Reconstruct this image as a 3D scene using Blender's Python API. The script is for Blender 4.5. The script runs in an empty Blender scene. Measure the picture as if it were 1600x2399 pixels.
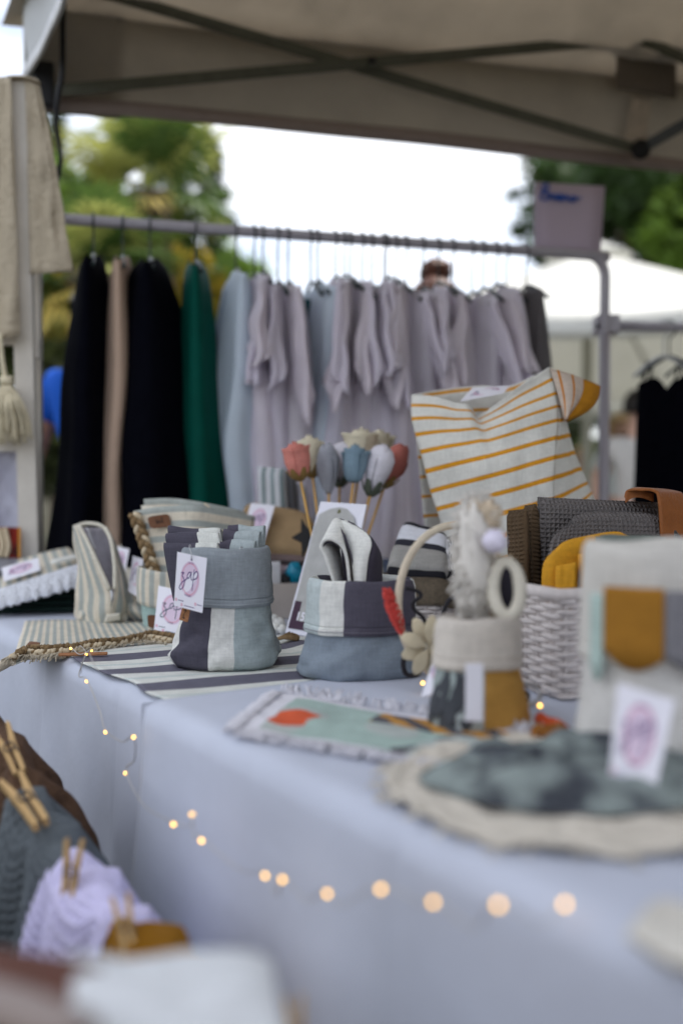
import bpy, bmesh, math, random
from mathutils import Vector, noise as mnoise
V = Vector
S = bpy.context.scene
COL = S.collection
R = math.radians
PI = math.pi
rnd = random.Random(11)

# ------------------------------------------------------------------ camera
F = 2332.0            # focal length in photograph pixels (35 mm on a 36 mm tall frame)
CH, TZ = 1.02, 0.74   # camera height, table top height
PITCH = math.atan((1199.5 - 1130.0) / F)
cd = bpy.data.cameras.new('camera')
cam = bpy.data.objects.new('camera', cd)
COL.objects.link(cam)
S.camera = cam
cam.location = (0, 0, CH)
cam.rotation_euler = (PI / 2 - PITCH, 0, 0)
cd.sensor_width = 36.0
cd.sensor_fit = 'AUTO'
cd.lens = 35.0
cd.clip_start = 0.02
cd.clip_end = 500
cd.dof.use_dof = True
cd.dof.focus_distance = 1.55
cd.dof.aperture_fstop = 1.45

# ------------------------------------------------------------------ sky, sun, exposure
SUN_EL, SUN_AZ = R(66), math.atan2(0.75, 0.50)     # azimuth measured from +Y towards +X
w = bpy.data.worlds.new('World')
S.world = w
w.use_nodes = True
nt = w.node_tree
nt.nodes.clear()
N = nt.nodes.new
out = N('ShaderNodeOutputWorld')
bg = N('ShaderNodeBackground')
sky = N('ShaderNodeTexSky')
sky.sky_type = 'NISHITA'
sky.sun_disc = False
sky.sun_elevation = SUN_EL
sky.sun_rotation = SUN_AZ
sky.air_density = 1.0
sky.dust_density = 1.5
sky.ozone_density = 1.5
tc = N('ShaderNodeTexCoord')
mp = N('ShaderNodeMapping')
mp.inputs['Scale'].default_value = (1.0, 1.0, 2.2)
cn = N('ShaderNodeTexNoise')
cn.inputs['Scale'].default_value = 2.4
cn.inputs['Detail'].default_value = 7
cn.inputs['Roughness'].default_value = 0.55
cr = N('ShaderNodeValToRGB')
cr.color_ramp.elements[0].position = 0.34
cr.color_ramp.elements[1].position = 0.56
cm = N('ShaderNodeMix')
cm.data_type = 'RGBA'
cm.inputs[7].default_value = (9.0, 9.3, 9.6, 1)      # sunlit cloud in the sky's own units
nt.links.new(tc.outputs['Generated'], mp.inputs['Vector'])
nt.links.new(mp.outputs['Vector'], cn.inputs['Vector'])
nt.links.new(cn.outputs['Fac'], cr.inputs['Fac'])
nt.links.new(cr.outputs['Color'], cm.inputs[0])
nt.links.new(sky.outputs['Color'], cm.inputs[6])
nt.links.new(cm.outputs[2], bg.inputs['Color'])
bg.inputs['Strength'].default_value = 0.13
nt.links.new(bg.outputs['Background'], out.inputs['Surface'])

sl = bpy.data.lights.new('sun', 'SUN')
sl.energy = 3.6
sl.angle = R(0.6)
sl.color = (1.0, 0.94, 0.84)
so = bpy.data.objects.new('sun', sl)
COL.objects.link(so)
sdir = V((math.cos(SUN_EL) * math.sin(SUN_AZ), math.cos(SUN_EL) * math.cos(SUN_AZ), math.sin(SUN_EL)))
so.rotation_euler = sdir.to_track_quat('Z', 'Y').to_euler()
so.location = sdir * 30

S.view_settings.view_transform = 'Standard'
S.view_settings.look = 'None'
S.view_settings.gamma = 1.0
S.view_settings.use_curve_mapping = False
S.view_settings.exposure = 0.56
S.view_settings.use_white_balance = True
S.view_settings.white_balance_temperature = 6350
S.view_settings.white_balance_tint = 12
S.render.engine = 'CYCLES'
S.cycles.use_denoising = True
S.cycles.max_bounces = 7
S.cycles.diffuse_bounces = 4
S.cycles.sample_clamp_indirect = 6

# ------------------------------------------------------------------ places: photograph pixel -> point in the place
sp, cp = math.sin(PITCH), math.cos(PITCH)
CAM = V((0, 0, CH))
def ray(px, py):
    cx, cy = (px - 800.0) / F, (1199.5 - py) / F
    return V((cx, cp + cy * sp, -sp + cy * cp))
def at(px, py, d):
    r = ray(px, py)
    return CAM + r * (d / r.y)
def tb(px, py, z=TZ):
    r = ray(px, py)
    return CAM + r * ((z - CH) / r.z)
def onplane(px, py, p, n):
    r = ray(px, py)
    return CAM + r * ((p - CAM).dot(n) / r.dot(n))
BS = .845                    # how close the back of the stall stands (rail, tent side)
def mpp(d):                 # metres per photograph pixel at a distance
    return d / F

# ------------------------------------------------------------------ object helpers
def tag(o, label=None, cat=None, group=None, kind=None):
    if label: o['label'] = label
    if cat: o['category'] = cat
    if group: o['group'] = group
    if kind: o['kind'] = kind
    return o
def thing(name, loc, label, cat, group=None):
    o = bpy.data.objects.new(name, None)
    o.empty_display_size = 0.05
    COL.objects.link(o)
    o.location = loc
    return tag(o, label, cat, group)
def rootloc(p):
    while p.parent: p = p.parent
    return V(p.location)
def link(name, verts, faces, m, parent=None, uvs=None, midx=None, smooth=True, thick=0, sub=0, off=0.0, label=None):
    """one mesh object; verts in world metres"""
    me = bpy.data.meshes.new(name)
    if parent is not None:
        o0 = rootloc(parent)
    else:
        n = len(verts)
        o0 = V((sum(v[0] for v in verts) / n, sum(v[1] for v in verts) / n, min(v[2] for v in verts)))
    me.from_pydata([(v[0] - o0.x, v[1] - o0.y, v[2] - o0.z) for v in verts], [], faces)
    mats = m if isinstance(m, (list, tuple)) else [m]
    for k in mats: me.materials.append(k)
    if midx: me.polygons.foreach_set('material_index', midx)
    if smooth: me.polygons.foreach_set('use_smooth', [True] * len(me.polygons))
    if uvs is not None:
        lay = me.uv_layers.new(name='UVMap')
        flat = []
        for f in faces:
            for q in uvs[id(f)] if isinstance(uvs, dict) else [uvs[i] for i in f]:
                flat += [q[0], q[1]]
        lay.data.foreach_set('uv', flat)
    me.update()
    o = bpy.data.objects.new(name, me)
    COL.objects.link(o)
    if parent is not None:
        o.parent = parent
    else:
        o.location = o0
    if thick:
        md = o.modifiers.new('thickness', 'SOLIDIFY'); md.thickness = thick; md.offset = off
    if sub:
        md = o.modifiers.new('smooth', 'SUBSURF'); md.levels = sub; md.render_levels = sub
    if label: o['label'] = label
    return o
def grid(name, fn, nu, nv, m, parent=None, uv=(1, 1), cu=False, cv=False, thick=0, sub=0, off=0.0, mfn=None, smooth=True, label=None):
    """sheet fn(u,v); cu / cv close it round"""
    vs, uvl = [], []
    for j in range(nv + 1):
        for i in range(nu + 1):
            vs.append(V(fn(i / nu, j / nv))); uvl.append((i / nu * uv[0], j / nv * uv[1]))
    W = nu + 1
    faces, fuv, mi = [], {}, []
    for j in range(nv):
        for i in range(nu):
            i2 = 0 if (cu and i == nu - 1) else i + 1
            j2 = 0 if (cv and j == nv - 1) else j + 1
            f = (j * W + i, j * W + i2, j2 * W + i2, j2 * W + i)
            faces.append(f)
            fuv[id(f)] = [uvl[j * W + i], uvl[j * W + i + 1], uvl[(j + 1) * W + i + 1], uvl[(j + 1) * W + i]]
            if mfn: mi.append(mfn((i + .5) / nu, (j + .5) / nv))
    # drop the unused seam columns when closed
    used = sorted({k for f in faces for k in f})
    if len(used) != len(vs):
        re = {k: q for q, k in enumerate(used)}
        vs = [vs[k] for k in used]
        nf, nuvd = [], {}
        for f in faces:
            g = tuple(re[k] for k in f); nf.append(g); nuvd[id(g)] = fuv[id(f)]
        faces, fuv = nf, nuvd
    return link(name, vs, faces, m, parent, fuv, mi or None, smooth, thick, sub, off, label)
def cat_rom(P, n, closed=False):
    P = [V(p) for p in P]
    out = []
    L = len(P)
    rng = range(L) if closed else range(L - 1)
    for i in rng:
        a = P[(i - 1) % L] if (closed or i > 0) else P[0] * 2 - P[1]
        b, c = P[i], P[(i + 1) % L]
        d = P[(i + 2) % L] if (closed or i + 2 < L) else c * 2 - b
        for k in range(n):
            t = k / n
            out.append(0.5 * ((2 * b) + (c - a) * t + (2 * a - 5 * b + 4 * c - d) * t * t + (3 * b - a - 3 * c + d) * t ** 3))
    if not closed: out.append(P[-1])
    return out
def tube_data(P, r, sides=8, closed=False, squash=1.0):
    P = [V(p) for p in P]
    n = len(P)
    rr = r if isinstance(r, (list, tuple)) else [r] * n
    vs, faces, uvs = [], [], []
    ref = None
    ln = 0
    for i in range(n):
        t = (P[(i + 1) % n] - P[i - 1]) if closed else (P[min(i + 1, n - 1)] - P[max(i - 1, 0)])
        t = t.normalized() if t.length > 1e-9 else V((0, 0, 1))
        if ref is None:
            ref = V((0, 0, 1)) if abs(t.z) < .9 else V((1, 0, 0))
        x = (ref - t * ref.dot(t))
        x = x.normalized() if x.length > 1e-6 else t.orthogonal().normalized()
        ref = x
        y = t.cross(x)
        if i: ln += (P[i] - P[i - 1]).length
        for k in range(sides):
            a = 2 * PI * k / sides
            vs.append(P[i] + (x * math.cos(a) + y * math.sin(a) * squash) * rr[i])
            uvs.append((k / sides, ln))
    m = n if closed else n - 1
    for i in range(m):
        for k in range(sides):
            a, b = i * sides, ((i + 1) % n) * sides
            faces.append((a + k, a + (k + 1) % sides, b + (k + 1) % sides, b + k))
    if not closed:
        faces.append(tuple(range(sides - 1, -1, -1)))
        faces.append(tuple((n - 1) * sides + k for k in range(sides)))
    return vs, faces, uvs
def tube(name, P, r, m, parent=None, sides=8, n=0, closed=False, squash=1.0, label=None):
    if n: P = cat_rom(P, n, closed)
    if n and isinstance(r, (list, tuple)):
        q = len(P); r = [r[min(int(i / n), len(r) - 1)] * (1 - (i / n) % 1) + r[min(int(i / n) + 1, len(r) - 1)] * ((i / n) % 1) for i in range(q)]
    vs, fs, uvs = tube_data(P, r, sides, closed, squash)
    return link(name, vs, fs, m, parent, uvs, label=label)
def tubes(name, paths, r, m, parent=None, sides=5, kind=None, closed=False):
    """many thin threads joined in one mesh"""
    vs, fs, uvs = [], [], []
    for k, P in enumerate(paths):
        a, b, c = tube_data(P, r[k] if isinstance(r, list) and not isinstance(r[0], (list, tuple)) and len(r) == len(paths) else r, sides, closed)
        o = len(vs)
        vs += a; uvs += c; fs += [tuple(o + q for q in f) for f in b]
    ob = link(name, vs, fs, m, parent, uvs)
    if kind: ob['kind'] = kind
    return ob
class Fr:
    """a local frame: origin, x right, y away, z up"""
    def __init__(s, o, yaw=0.0, pitch=0.0, roll=0.0):
        from mathutils import Euler
        M = Euler((pitch, roll, yaw), 'XYZ').to_matrix()
        s.o, s.x, s.y, s.z = V(o), M @ V((1, 0, 0)), M @ V((0, 1, 0)), M @ V((0, 0, 1))
    def __call__(s, x, y, z):
        return s.o + s.x * x + s.y * y + s.z * z
class Ax:
    """frame from explicit axes"""
    def __init__(s, o, x, z):
        s.o = V(o); s.x = V(x).normalized(); z = V(z); s.z = (z - s.x * z.dot(s.x)).normalized(); s.y = s.z.cross(s.x)
    __call__ = Fr.__call__
def box(name, fr, d, m, parent=None, bev=0.0, label=None):
    x0, x1, y0, y1, z0, z1 = d
    bm = bmesh.new()
    vv = [bm.verts.new((x, y, z)) for z in (z0, z1) for y in (y0, y1) for x in (x0, x1)]
    for f in ((0, 2, 3, 1), (4, 5, 7, 6), (0, 1, 5, 4), (2, 6, 7, 3), (0, 4, 6, 2), (1, 3, 7, 5)):
        bm.faces.new([vv[k] for k in f])
    if bev: bmesh.ops.bevel(bm, geom=bm.edges[:], offset=bev, segments=2, affect='EDGES', profile=.6)
    bm.verts.index_update()
    vs = [fr(*v.co) for v in bm.verts]
    fs = [tuple(v.index for v in f.verts) for f in bm.faces]
    uvd = {}
    for f, bf in zip(fs, bm.faces):
        n = bf.normal
        ax = max(range(3), key=lambda k: abs(n[k]))
        i, j = [(1, 2), (0, 2), (0, 1)][ax]
        uvd[id(f)] = [(v.co[i], v.co[j]) for v in bf.verts]
    bm.free()
    return link(name, vs, fs, m, parent, uvd, smooth=False, label=label)
def plate(name, fr, pts, th, m, parent=None, label=None, bev=0.0):
    """outline pts (x,z) in the frame, extruded along y by th (front face at y=0)"""
    n = len(pts)
    vs = [fr(x, 0, z) for x, z in pts] + [fr(x, th, z) for x, z in pts]
    fs = [tuple(range(n)), tuple(range(2 * n - 1, n - 1, -1))] + [(i, n + i, n + (i + 1) % n, (i + 1) % n) for i in range(n)]
    uv = [(x, z) for x, z in pts] * 2
    return link(name, vs, fs, m, parent, uv, smooth=False, label=label)
def rrect(w, h, r, n=4, cx=0, cz=0):
    P = []
    for sx, sz, a0 in ((1, 1, 0), (-1, 1, 90), (-1, -1, 180), (1, -1, 270)):
        for k in range(n + 1):
            a = R(a0 + 90 * k / n)
            P.append((cx + sx * (w / 2 - r) + r * math.cos(a), cz + sz * (h / 2 - r) + r * math.sin(a)))
    return P
def disc(name, fr, rx, rz, m, parent, y=0.0, hole=0.0, cx=0, cz=0, n=40):
    vs, fs = [], []
    for k in range(n):
        a = 2 * PI * k / n
        vs.append(fr(cx + rx * math.cos(a), y, cz + rz * math.sin(a)))
        if hole: vs.append(fr(cx + rx * hole * math.cos(a), y, cz + rz * hole * math.sin(a)))
    if hole:
        fs = [(2 * k, 2 * k + 1, (2 * k + 3) % (2 * n), (2 * k + 2) % (2 * n)) for k in range(n)]
    else:
        fs = [tuple(range(n))]
    return link(name, vs, fs, m, parent, smooth=False)
def strokes(name, polys, wd, fr, m, parent, y=0.0, n=6):
    """pen strokes as thin ribbons on the frame's x-z plane"""
    vs, fs = [], []
    for P in polys:
        Q = cat_rom([(p[0], 0, p[1]) for p in P], n) if len(P) > 2 else [V((p[0], 0, p[1])) for p in P]
        o = len(vs)
        for i, q in enumerate(Q):
            t = Q[min(i + 1, len(Q) - 1)] - Q[max(i - 1, 0)]
            t = t.normalized() if t.length > 1e-9 else V((1, 0, 0))
            nn = V((-t.z, 0, t.x)) * wd * .5
            for s_ in (1, -1):
                c = q + nn * s_
                vs.append(fr(c.x, y, c.z))
        for i in range(len(Q) - 1):
            fs.append((o + 2 * i, o + 2 * i + 1, o + 2 * i + 3, o + 2 * i + 2))
    return link(name, vs, fs, m, parent, smooth=False)
def words(name, txt, size, fr, m, parent, cx, cz, y=0.0, bold=0.0, sx=1.0):
    cu = bpy.data.curves.new('t', 'FONT')
    cu.body = txt; cu.size = size; cu.align_x = 'CENTER'; cu.align_y = 'CENTER'; cu.offset = bold
    cu.resolution_u = 3
    to = bpy.data.objects.new('t', cu); COL.objects.link(to)
    dg = bpy.context.evaluated_depsgraph_get()
    me = bpy.data.meshes.new_from_object(to.evaluated_get(dg))
    vs = [fr(cx + v.co.x * sx, y, cz + v.co.y) for v in me.vertices]
    fs = [tuple(p.vertices) for p in me.polygons]
    bpy.data.objects.remove(to); bpy.data.curves.remove(cu); bpy.data.meshes.remove(me)
    return link(name, vs, fs, m, parent, smooth=False)
def blob(name, c, rad, m, parent, amp=.12, fq=3.0, nu=20, nv=14, seed=0, sq=(1, 1, 1), label=None):
    c = V(c)
    def fn(u, v):
        a, b = 2 * PI * u, PI * v
        d = V((math.cos(a) * math.sin(b), math.sin(a) * math.sin(b), math.cos(b)))
        k = 1 + amp * mnoise.noise(d * fq + V((seed * 7.1, seed * 3.3, 0)))
        return c + V((d.x * sq[0], d.y * sq[1], d.z * sq[2])) * rad * k
    return grid(name, fn, nu, nv, m, parent, cu=True, label=label)
def lerp(a, b, t): return a + (b - a) * t
def smst(a, b, x):
    t = min(1, max(0, (x - a) / (b - a))); return t * t * (3 - 2 * t)
def bil(c, u, v):     # c = corners (u0v0, u1v0, u1v1, u0v1)
    return (c[0] * (1 - u) + c[1] * u) * (1 - v) + (c[3] * (1 - u) + c[2] * u) * v
def nz(x, y=0.0, z=0.0): return mnoise.noise(V((x, y, z)))
def interp(tab, x):
    if x <= tab[0][0]: return tab[0][1]
    for (a, p), (b, q) in zip(tab, tab[1:]):
        if x <= b: return p + (q - p) * smst(0, 1, (x - a) / (b - a)) if False else p + (q - p) * (x - a) / (b - a)
    return tab[-1][1]

# ------------------------------------------------------------------ materials
MATS = {}
def lin(r, g, b):
    f = lambda c: ((c / 255 + .055) / 1.055) ** 2.4 if c > 10 else c / 255 / 12.92
    return (f(r), f(g), f(b))
def mat(name, col, rough=.85, var=.10, vscale=40, stripes=None, bump=None, transl=0.0, spec=.25, metal=0.0, emit=None,
        sheen=0.0, coat=0.0, vcol=None, alpha=None, coords='UV', trans=0.0):
    """col linear; stripes=(axis, period_m, [(pos,col)..]); bump=(kind, scale, strength)"""
    if name in MATS: return MATS[name]
    m = bpy.data.materials.new(name); MATS[name] = m
    m.use_nodes = True
    t = m.node_tree; L = t.links.new
    b = t.nodes['Principled BSDF']; o = t.nodes['Material Output']
    b.inputs['Roughness'].default_value = rough
    b.inputs['Specular IOR Level'].default_value = spec
    b.inputs['Metallic'].default_value = metal
    b.inputs['Sheen Weight'].default_value = sheen
    b.inputs['Coat Weight'].default_value = coat
    b.inputs['Transmission Weight'].default_value = trans
    tcn = t.nodes.new('ShaderNodeTexCoord')
    uvo, obj = tcn.outputs['UV'], tcn.outputs['Object']
    if stripes:
        ax, per, stops = stripes
        sx = t.nodes.new('ShaderNodeSeparateXYZ'); L(uvo if coords == 'UV' else obj, sx.inputs[0])
        mu = t.nodes.new('ShaderNodeMath'); mu.operation = 'DIVIDE'; mu.inputs[1].default_value = per
        L(sx.outputs[ax], mu.inputs[0])
        # slight wobble so that woven stripes are not ruler straight
        wn = t.nodes.new('ShaderNodeTexNoise'); wn.inputs['Scale'].default_value = 9; L(obj, wn.inputs['Vector'])
        wm = t.nodes.new('ShaderNodeMath'); wm.operation = 'MULTIPLY_ADD'; wm.inputs[1].default_value = .03; L(wn.outputs['Fac'], wm.inputs[0]); L(mu.outputs[0], wm.inputs[2])
        fr = t.nodes.new('ShaderNodeMath'); fr.operation = 'FRACT'; L(wm.outputs[0], fr.inputs[0])
        rp = t.nodes.new('ShaderNodeValToRGB'); rp.color_ramp.interpolation = 'CONSTANT'
        e = rp.color_ramp.elements
        while len(e) > 1: e.remove(e[-1])
        e[0].position = 0; e[0].color = (*stops[0][1], 1)
        for p_, c_ in stops[1:]:
            q = e.new(p_); q.color = (*c_, 1)
        L(fr.outputs[0], rp.inputs[0]); base = rp.outputs[0]
    else:
        rgb = t.nodes.new('ShaderNodeRGB'); rgb.outputs[0].default_value = (*col, 1); base = rgb.outputs[0]
    # uneven dye and wear
    n1 = t.nodes.new('ShaderNodeTexNoise'); n1.inputs['Scale'].default_value = vscale; n1.inputs['Detail'].default_value = 6; n1.inputs['Roughness'].default_value = .65
    L(obj, n1.inputs['Vector'])
    mr = t.nodes.new('ShaderNodeMapRange'); mr.inputs[1].default_value = .3; mr.inputs[2].default_value = .7
    mr.inputs[3].default_value = 1 - var; mr.inputs[4].default_value = 1 + var
    L(n1.outputs['Fac'], mr.inputs[0])
    mx = t.nodes.new('ShaderNodeMix'); mx.data_type = 'RGBA'; mx.blend_type = 'MULTIPLY'; mx.inputs[0].default_value = 1
    L(base, mx.inputs[6]); L(mr.outputs[0], mx.inputs[7])
    colour = mx.outputs[2]
    if bump and bump[0] == 'weave':            # slubs of the linen threads, both ways
        for scl in ((420, 420, 30), (45, 45, 520)):
            mpn = t.nodes.new('ShaderNodeMapping'); mpn.inputs['Scale'].default_value = scl; L(obj, mpn.inputs['Vector'])
            sn_ = t.nodes.new('ShaderNodeTexNoise'); sn_.inputs['Scale'].default_value = 1.0; sn_.inputs['Detail'].default_value = 2; L(mpn.outputs[0], sn_.inputs['Vector'])
            sr = t.nodes.new('ShaderNodeMapRange'); sr.inputs[1].default_value = .3; sr.inputs[2].default_value = .7; sr.inputs[3].default_value = .93; sr.inputs[4].default_value = 1.06; L(sn_.outputs['Fac'], sr.inputs[0])
            mm = t.nodes.new('ShaderNodeMix'); mm.data_type = 'RGBA'; mm.blend_type = 'MULTIPLY'; mm.inputs[0].default_value = 1
            L(colour, mm.inputs[6]); L(sr.outputs[0], mm.inputs[7]); colour = mm.outputs[2]
    if vcol:
        n2 = t.nodes.new('ShaderNodeTexNoise'); n2.inputs['Scale'].default_value = vcol[1]; n2.inputs['Detail'].default_value = 3
        L(obj, n2.inputs['Vector'])
        m2 = t.nodes.new('ShaderNodeMix'); m2.data_type = 'RGBA'
        r2 = t.nodes.new('ShaderNodeMapRange'); r2.inputs[1].default_value = .42; r2.inputs[2].default_value = .6
        L(n2.outputs['Fac'], r2.inputs[0]); L(r2.outputs[0], m2.inputs[0])
        L(colour, m2.inputs[6]); m2.inputs[7].default_value = (*vcol[0], 1)
        colour = m2.outputs[2]
    L(colour, b.inputs['Base Color'])
    if bump:
        kind, sc, st = bump
        bp = t.nodes.new('ShaderNodeBump'); bp.inputs['Strength'].default_value = st; bp.inputs['Distance'].default_value = .002
        if kind == 'weave':
            w1 = t.nodes.new('ShaderNodeTexWave'); w1.bands_direction = 'X'; w1.inputs['Scale'].default_value = sc; w1.inputs['Distortion'].default_value = 1.5
            w2 = t.nodes.new('ShaderNodeTexWave'); w2.bands_direction = 'Y'; w2.inputs['Scale'].default_value = sc; w2.inputs['Distortion'].default_value = 1.5
            L(uvo, w1.inputs['Vector']); L(uvo, w2.inputs['Vector'])
            ad = t.nodes.new('ShaderNodeMath'); L(w1.outputs['Fac'], ad.inputs[0]); L(w2.outputs['Fac'], ad.inputs[1])
            L(ad.outputs[0], bp.inputs['Height'])
        elif kind == 'waffle':
            vo = t.nodes.new('ShaderNodeTexVoronoi'); vo.distance = 'CHEBYCHEV'; vo.inputs['Randomness'].default_value = .08; vo.inputs['Scale'].default_value = sc
            vo.voronoi_dimensions = '2D'
            L(uvo, vo.inputs['Vector']); L(vo.outputs['Distance'], bp.inputs['Height']); bp.inputs['Distance'].default_value = .014
        elif kind == 'rib':
            w1 = t.nodes.new('ShaderNodeTexWave'); w1.bands_direction = 'Y'; w1.inputs['Scale'].default_value = sc; w1.inputs['Distortion'].default_value = 1.0
            L(uvo, w1.inputs['Vector']); L(w1.outputs['Fac'], bp.inputs['Height'])
        else:
            nn = t.nodes.new('ShaderNodeTexNoise'); nn.inputs['Scale'].default_value = sc; nn.inputs['Detail'].default_value = 8
            L(obj, nn.inputs['Vector']); L(nn.outputs['Fac'], bp.inputs['Height']); bp.inputs['Distance'].default_value = .01
        L(bp.outputs['Normal'], b.inputs['Normal'])
    if emit:
        b.inputs['Emission Color'].default_value = (*emit[0], 1); b.inputs['Emission Strength'].default_value = emit[1]
    if transl:
        tr = t.nodes.new('ShaderNodeBsdfTranslucent'); L(colour, tr.inputs['Color'])
        ms = t.nodes.new('ShaderNodeMixShader'); ms.inputs[0].default_value = transl
        L(b.outputs[0], ms.inputs[1]); L(tr.outputs[0], ms.inputs[2]); L(ms.outputs[0], o.inputs['Surface'])
    return m
LIN = ('weave', 900, .25)
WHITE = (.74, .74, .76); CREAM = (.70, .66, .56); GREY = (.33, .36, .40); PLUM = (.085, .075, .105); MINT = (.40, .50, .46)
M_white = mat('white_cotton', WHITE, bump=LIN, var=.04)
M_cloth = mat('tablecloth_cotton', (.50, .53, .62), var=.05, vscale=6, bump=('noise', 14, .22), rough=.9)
M_cream = mat('cream_linen', CREAM, bump=LIN, var=.07)
M_grey = mat('grey_linen', (.30, .335, .36), bump=LIN, var=.13, vscale=60)
M_lgrey = mat('pale_grey_linen', (.50, .56, .58), bump=LIN, var=.12, vscale=70)
M_blue = mat('blue_grey_linen', (.21, .25, .295), bump=LIN, var=.10)
M_plum = mat('plum_linen', (.055, .048, .068), bump=LIN, var=.12, vscale=70)
M_offw = mat('off_white_linen', (.72, .72, .68), bump=LIN, var=.05)
M_must = mat('mustard_linen', (.62, .30, .02), bump=LIN, var=.1)
M_black = mat('black_knit', (.003, .003, .005), rough=.95, var=.2, spec=.02)
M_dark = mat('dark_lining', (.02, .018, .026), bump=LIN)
M_wood = mat('pale_wood', (.52, .34, .15), rough=.6, var=.18, vscale=50, bump=('noise', 120, .2))
M_wdark = mat('brown_leather', (.16, .07, .035), rough=.55, var=.15, vscale=90, bump=('noise', 260, .25))
M_card = mat('white_card', (.78, .77, .84), rough=.6, var=.015, spec=.3)
M_pinkp = mat('pale_pink_print', (.68, .55, .68), rough=.6, var=.03)
M_rosep = mat('rose_print', (.68, .30, .40), rough=.6, var=.03)
M_inkp = mat('violet_ink', (.07, .03, .17), rough=.6, var=.02)
M_inkg = mat('teal_ink', (.005, .055, .085), rough=.6, var=.02)
M_steel = mat('dull_steel', (.45, .45, .47), rough=.35, metal=.9, var=.05)
M_paintw = mat('white_paint', (.62, .58, .52), rough=.55, var=.06, vscale=18, bump=('noise', 60, .15))
M_blackp = mat('black_plastic', (.012, .012, .014), rough=.5, var=.1)

# ================================================================== setting
M_ground = mat('dry_grass_ground', (.040, .044, .024), rough=.95, var=.35, vscale=3, vcol=((.07, .06, .04), 1.2), bump=('noise', 30, .8), coords='OBJ')
grid('ground', lambda u, v: ((u - .5) * 300, (v - .4) * 300, .015 * nz(u * 60, v * 60) if abs(u - .5) < .1 else 0), 60, 60, M_ground, uv=(300, 300))
tag(bpy.data.objects['ground'], kind='structure')

# ---------------- gazebo
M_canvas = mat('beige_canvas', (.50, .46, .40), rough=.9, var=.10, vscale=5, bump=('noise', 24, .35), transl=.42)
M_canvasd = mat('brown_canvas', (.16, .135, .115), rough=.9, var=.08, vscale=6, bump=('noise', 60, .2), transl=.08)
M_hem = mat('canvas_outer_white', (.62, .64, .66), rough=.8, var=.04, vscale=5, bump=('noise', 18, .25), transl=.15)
M_bar = mat('olive_grey_steel', (.10, .105, .082), rough=.55, var=.15, vscale=30, spec=.3)
C0 = V((-.965, 3.1, 0)) * BS; TB = V((.969, .249, 0)).normalized(); TCD = V((.45, -.893, 0)).normalized()
INN = V((.249, -.969, 0))                       # from the back side into the tent
ZV, ZE = 1.981, 2.245                            # hem and eave heights
WID, DEP = 3.65, 3.3
gz = thing('gazebo', (C0.x, C0.y, 0), 'beige pop-up canopy tent with a crossed metal truss over the stall', 'canopy tent')
def back_val(u, v):
    p = C0 + TB * (WID * u)
    z = lerp(ZV, ZE + .04, v) + .006 * math.sin(u * 9) * (1 - v)
    o = .012 * nz(u * 7, v * 2) + .02 * (1 - v) * math.sin(u * 5 + 1)
    return V((p.x, p.y, z)) + INN * o
grid('valance', back_val, 60, 8, M_canvas, gz, uv=(WID, .3), thick=.002, label='back valance of the beige canopy, seen from inside')
def hemstrip(u, v):
    p = back_val(u, .0 + .13 * v); return p + INN * .006
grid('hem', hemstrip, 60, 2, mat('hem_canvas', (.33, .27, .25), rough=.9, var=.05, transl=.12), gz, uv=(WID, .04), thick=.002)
def left_val(u, v):
    p = C0 + TCD * (-.02 + DEP * u)
    z = lerp(2.047, 2.37, v)
    o = .02 * nz(u * 14, v * 1.5, 4) + .012 * math.sin(u * 44) * (1 - v * .7)
    return V((p.x, p.y, z)) - TB * o
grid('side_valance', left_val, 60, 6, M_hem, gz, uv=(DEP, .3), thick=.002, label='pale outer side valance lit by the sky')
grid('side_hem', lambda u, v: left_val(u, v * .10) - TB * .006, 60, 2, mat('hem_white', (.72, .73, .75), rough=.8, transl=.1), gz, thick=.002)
pk = C0 + TB * (WID / 2) + TCD * (DEP / 2) + V((0, 0, 3.07))
cs = [C0 + V((0, 0, ZE)), C0 + TB * WID + V((0, 0, ZE)), C0 + TB * WID + TCD * DEP + V((0, 0, ZE)), C0 + TCD * DEP + V((0, 0, ZE))]
for k in range(4):
    a, b_ = cs[k], cs[(k + 1) % 4]
    def roof(u, v, a=a, b_=b_):
        v_ = -.03 + 1.029 * v
        p = lerp(lerp(a, b_, u), pk, v_)
        return p + V((0, 0, -.05 * math.sin(PI * u) * math.sin(PI * max(0, v_)) + .012 * nz(u * 8 * (1 - v), v * 5, k) * smst(0, .15, v)))
    grid('roof_panel', roof, 30, 16, M_canvas, gz, uv=(4, 2), thick=.002)
BP = C0 + INN * .085
def bk(px, py, off=0.0): return onplane(px, py, BP + INN * off, INN)
def bar(name, p, q, w_, t_, m, parent):
    x = (q - p).normalized()
    f = Ax(p, x, V((0, 0, 1)))
    return box(name, f, (0, (q - p).length, -t_ / 2, t_ / 2, -w_ / 2, w_ / 2), m, parent, .004)
bar('truss_bar', bk(118, 214), bk(1500, 89), .029, .014, M_bar, gz)
bar('truss_bar', bk(100, -60, -.03), bk(1480, 346, -.03), .029, .014, M_bar, gz)
bar('truss_bar', bk(1490, 92, .02), bk(2300, -80, .02), .029, .014, M_bar, gz)
bar('truss_bar', bk(1505, 92, .04), bk(2200, 420, .04), .029, .014, M_bar, gz)
bar('truss_bar', bk(1495, 352, -.0), bk(1900, 120, .5), .030, .016, mat('grey_steel', (.10, .11, .12), rough=.5), gz)
for px, py, r_ in ((872, 141, .011), (1499, 90, .02), (1500, 350, .03)):
    p = bk(px, py, .025)
    blob('pivot_bolt', p, r_, M_blackp, gz, amp=.05, nu=10, nv=8, sq=(1, .6, 1))
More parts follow.
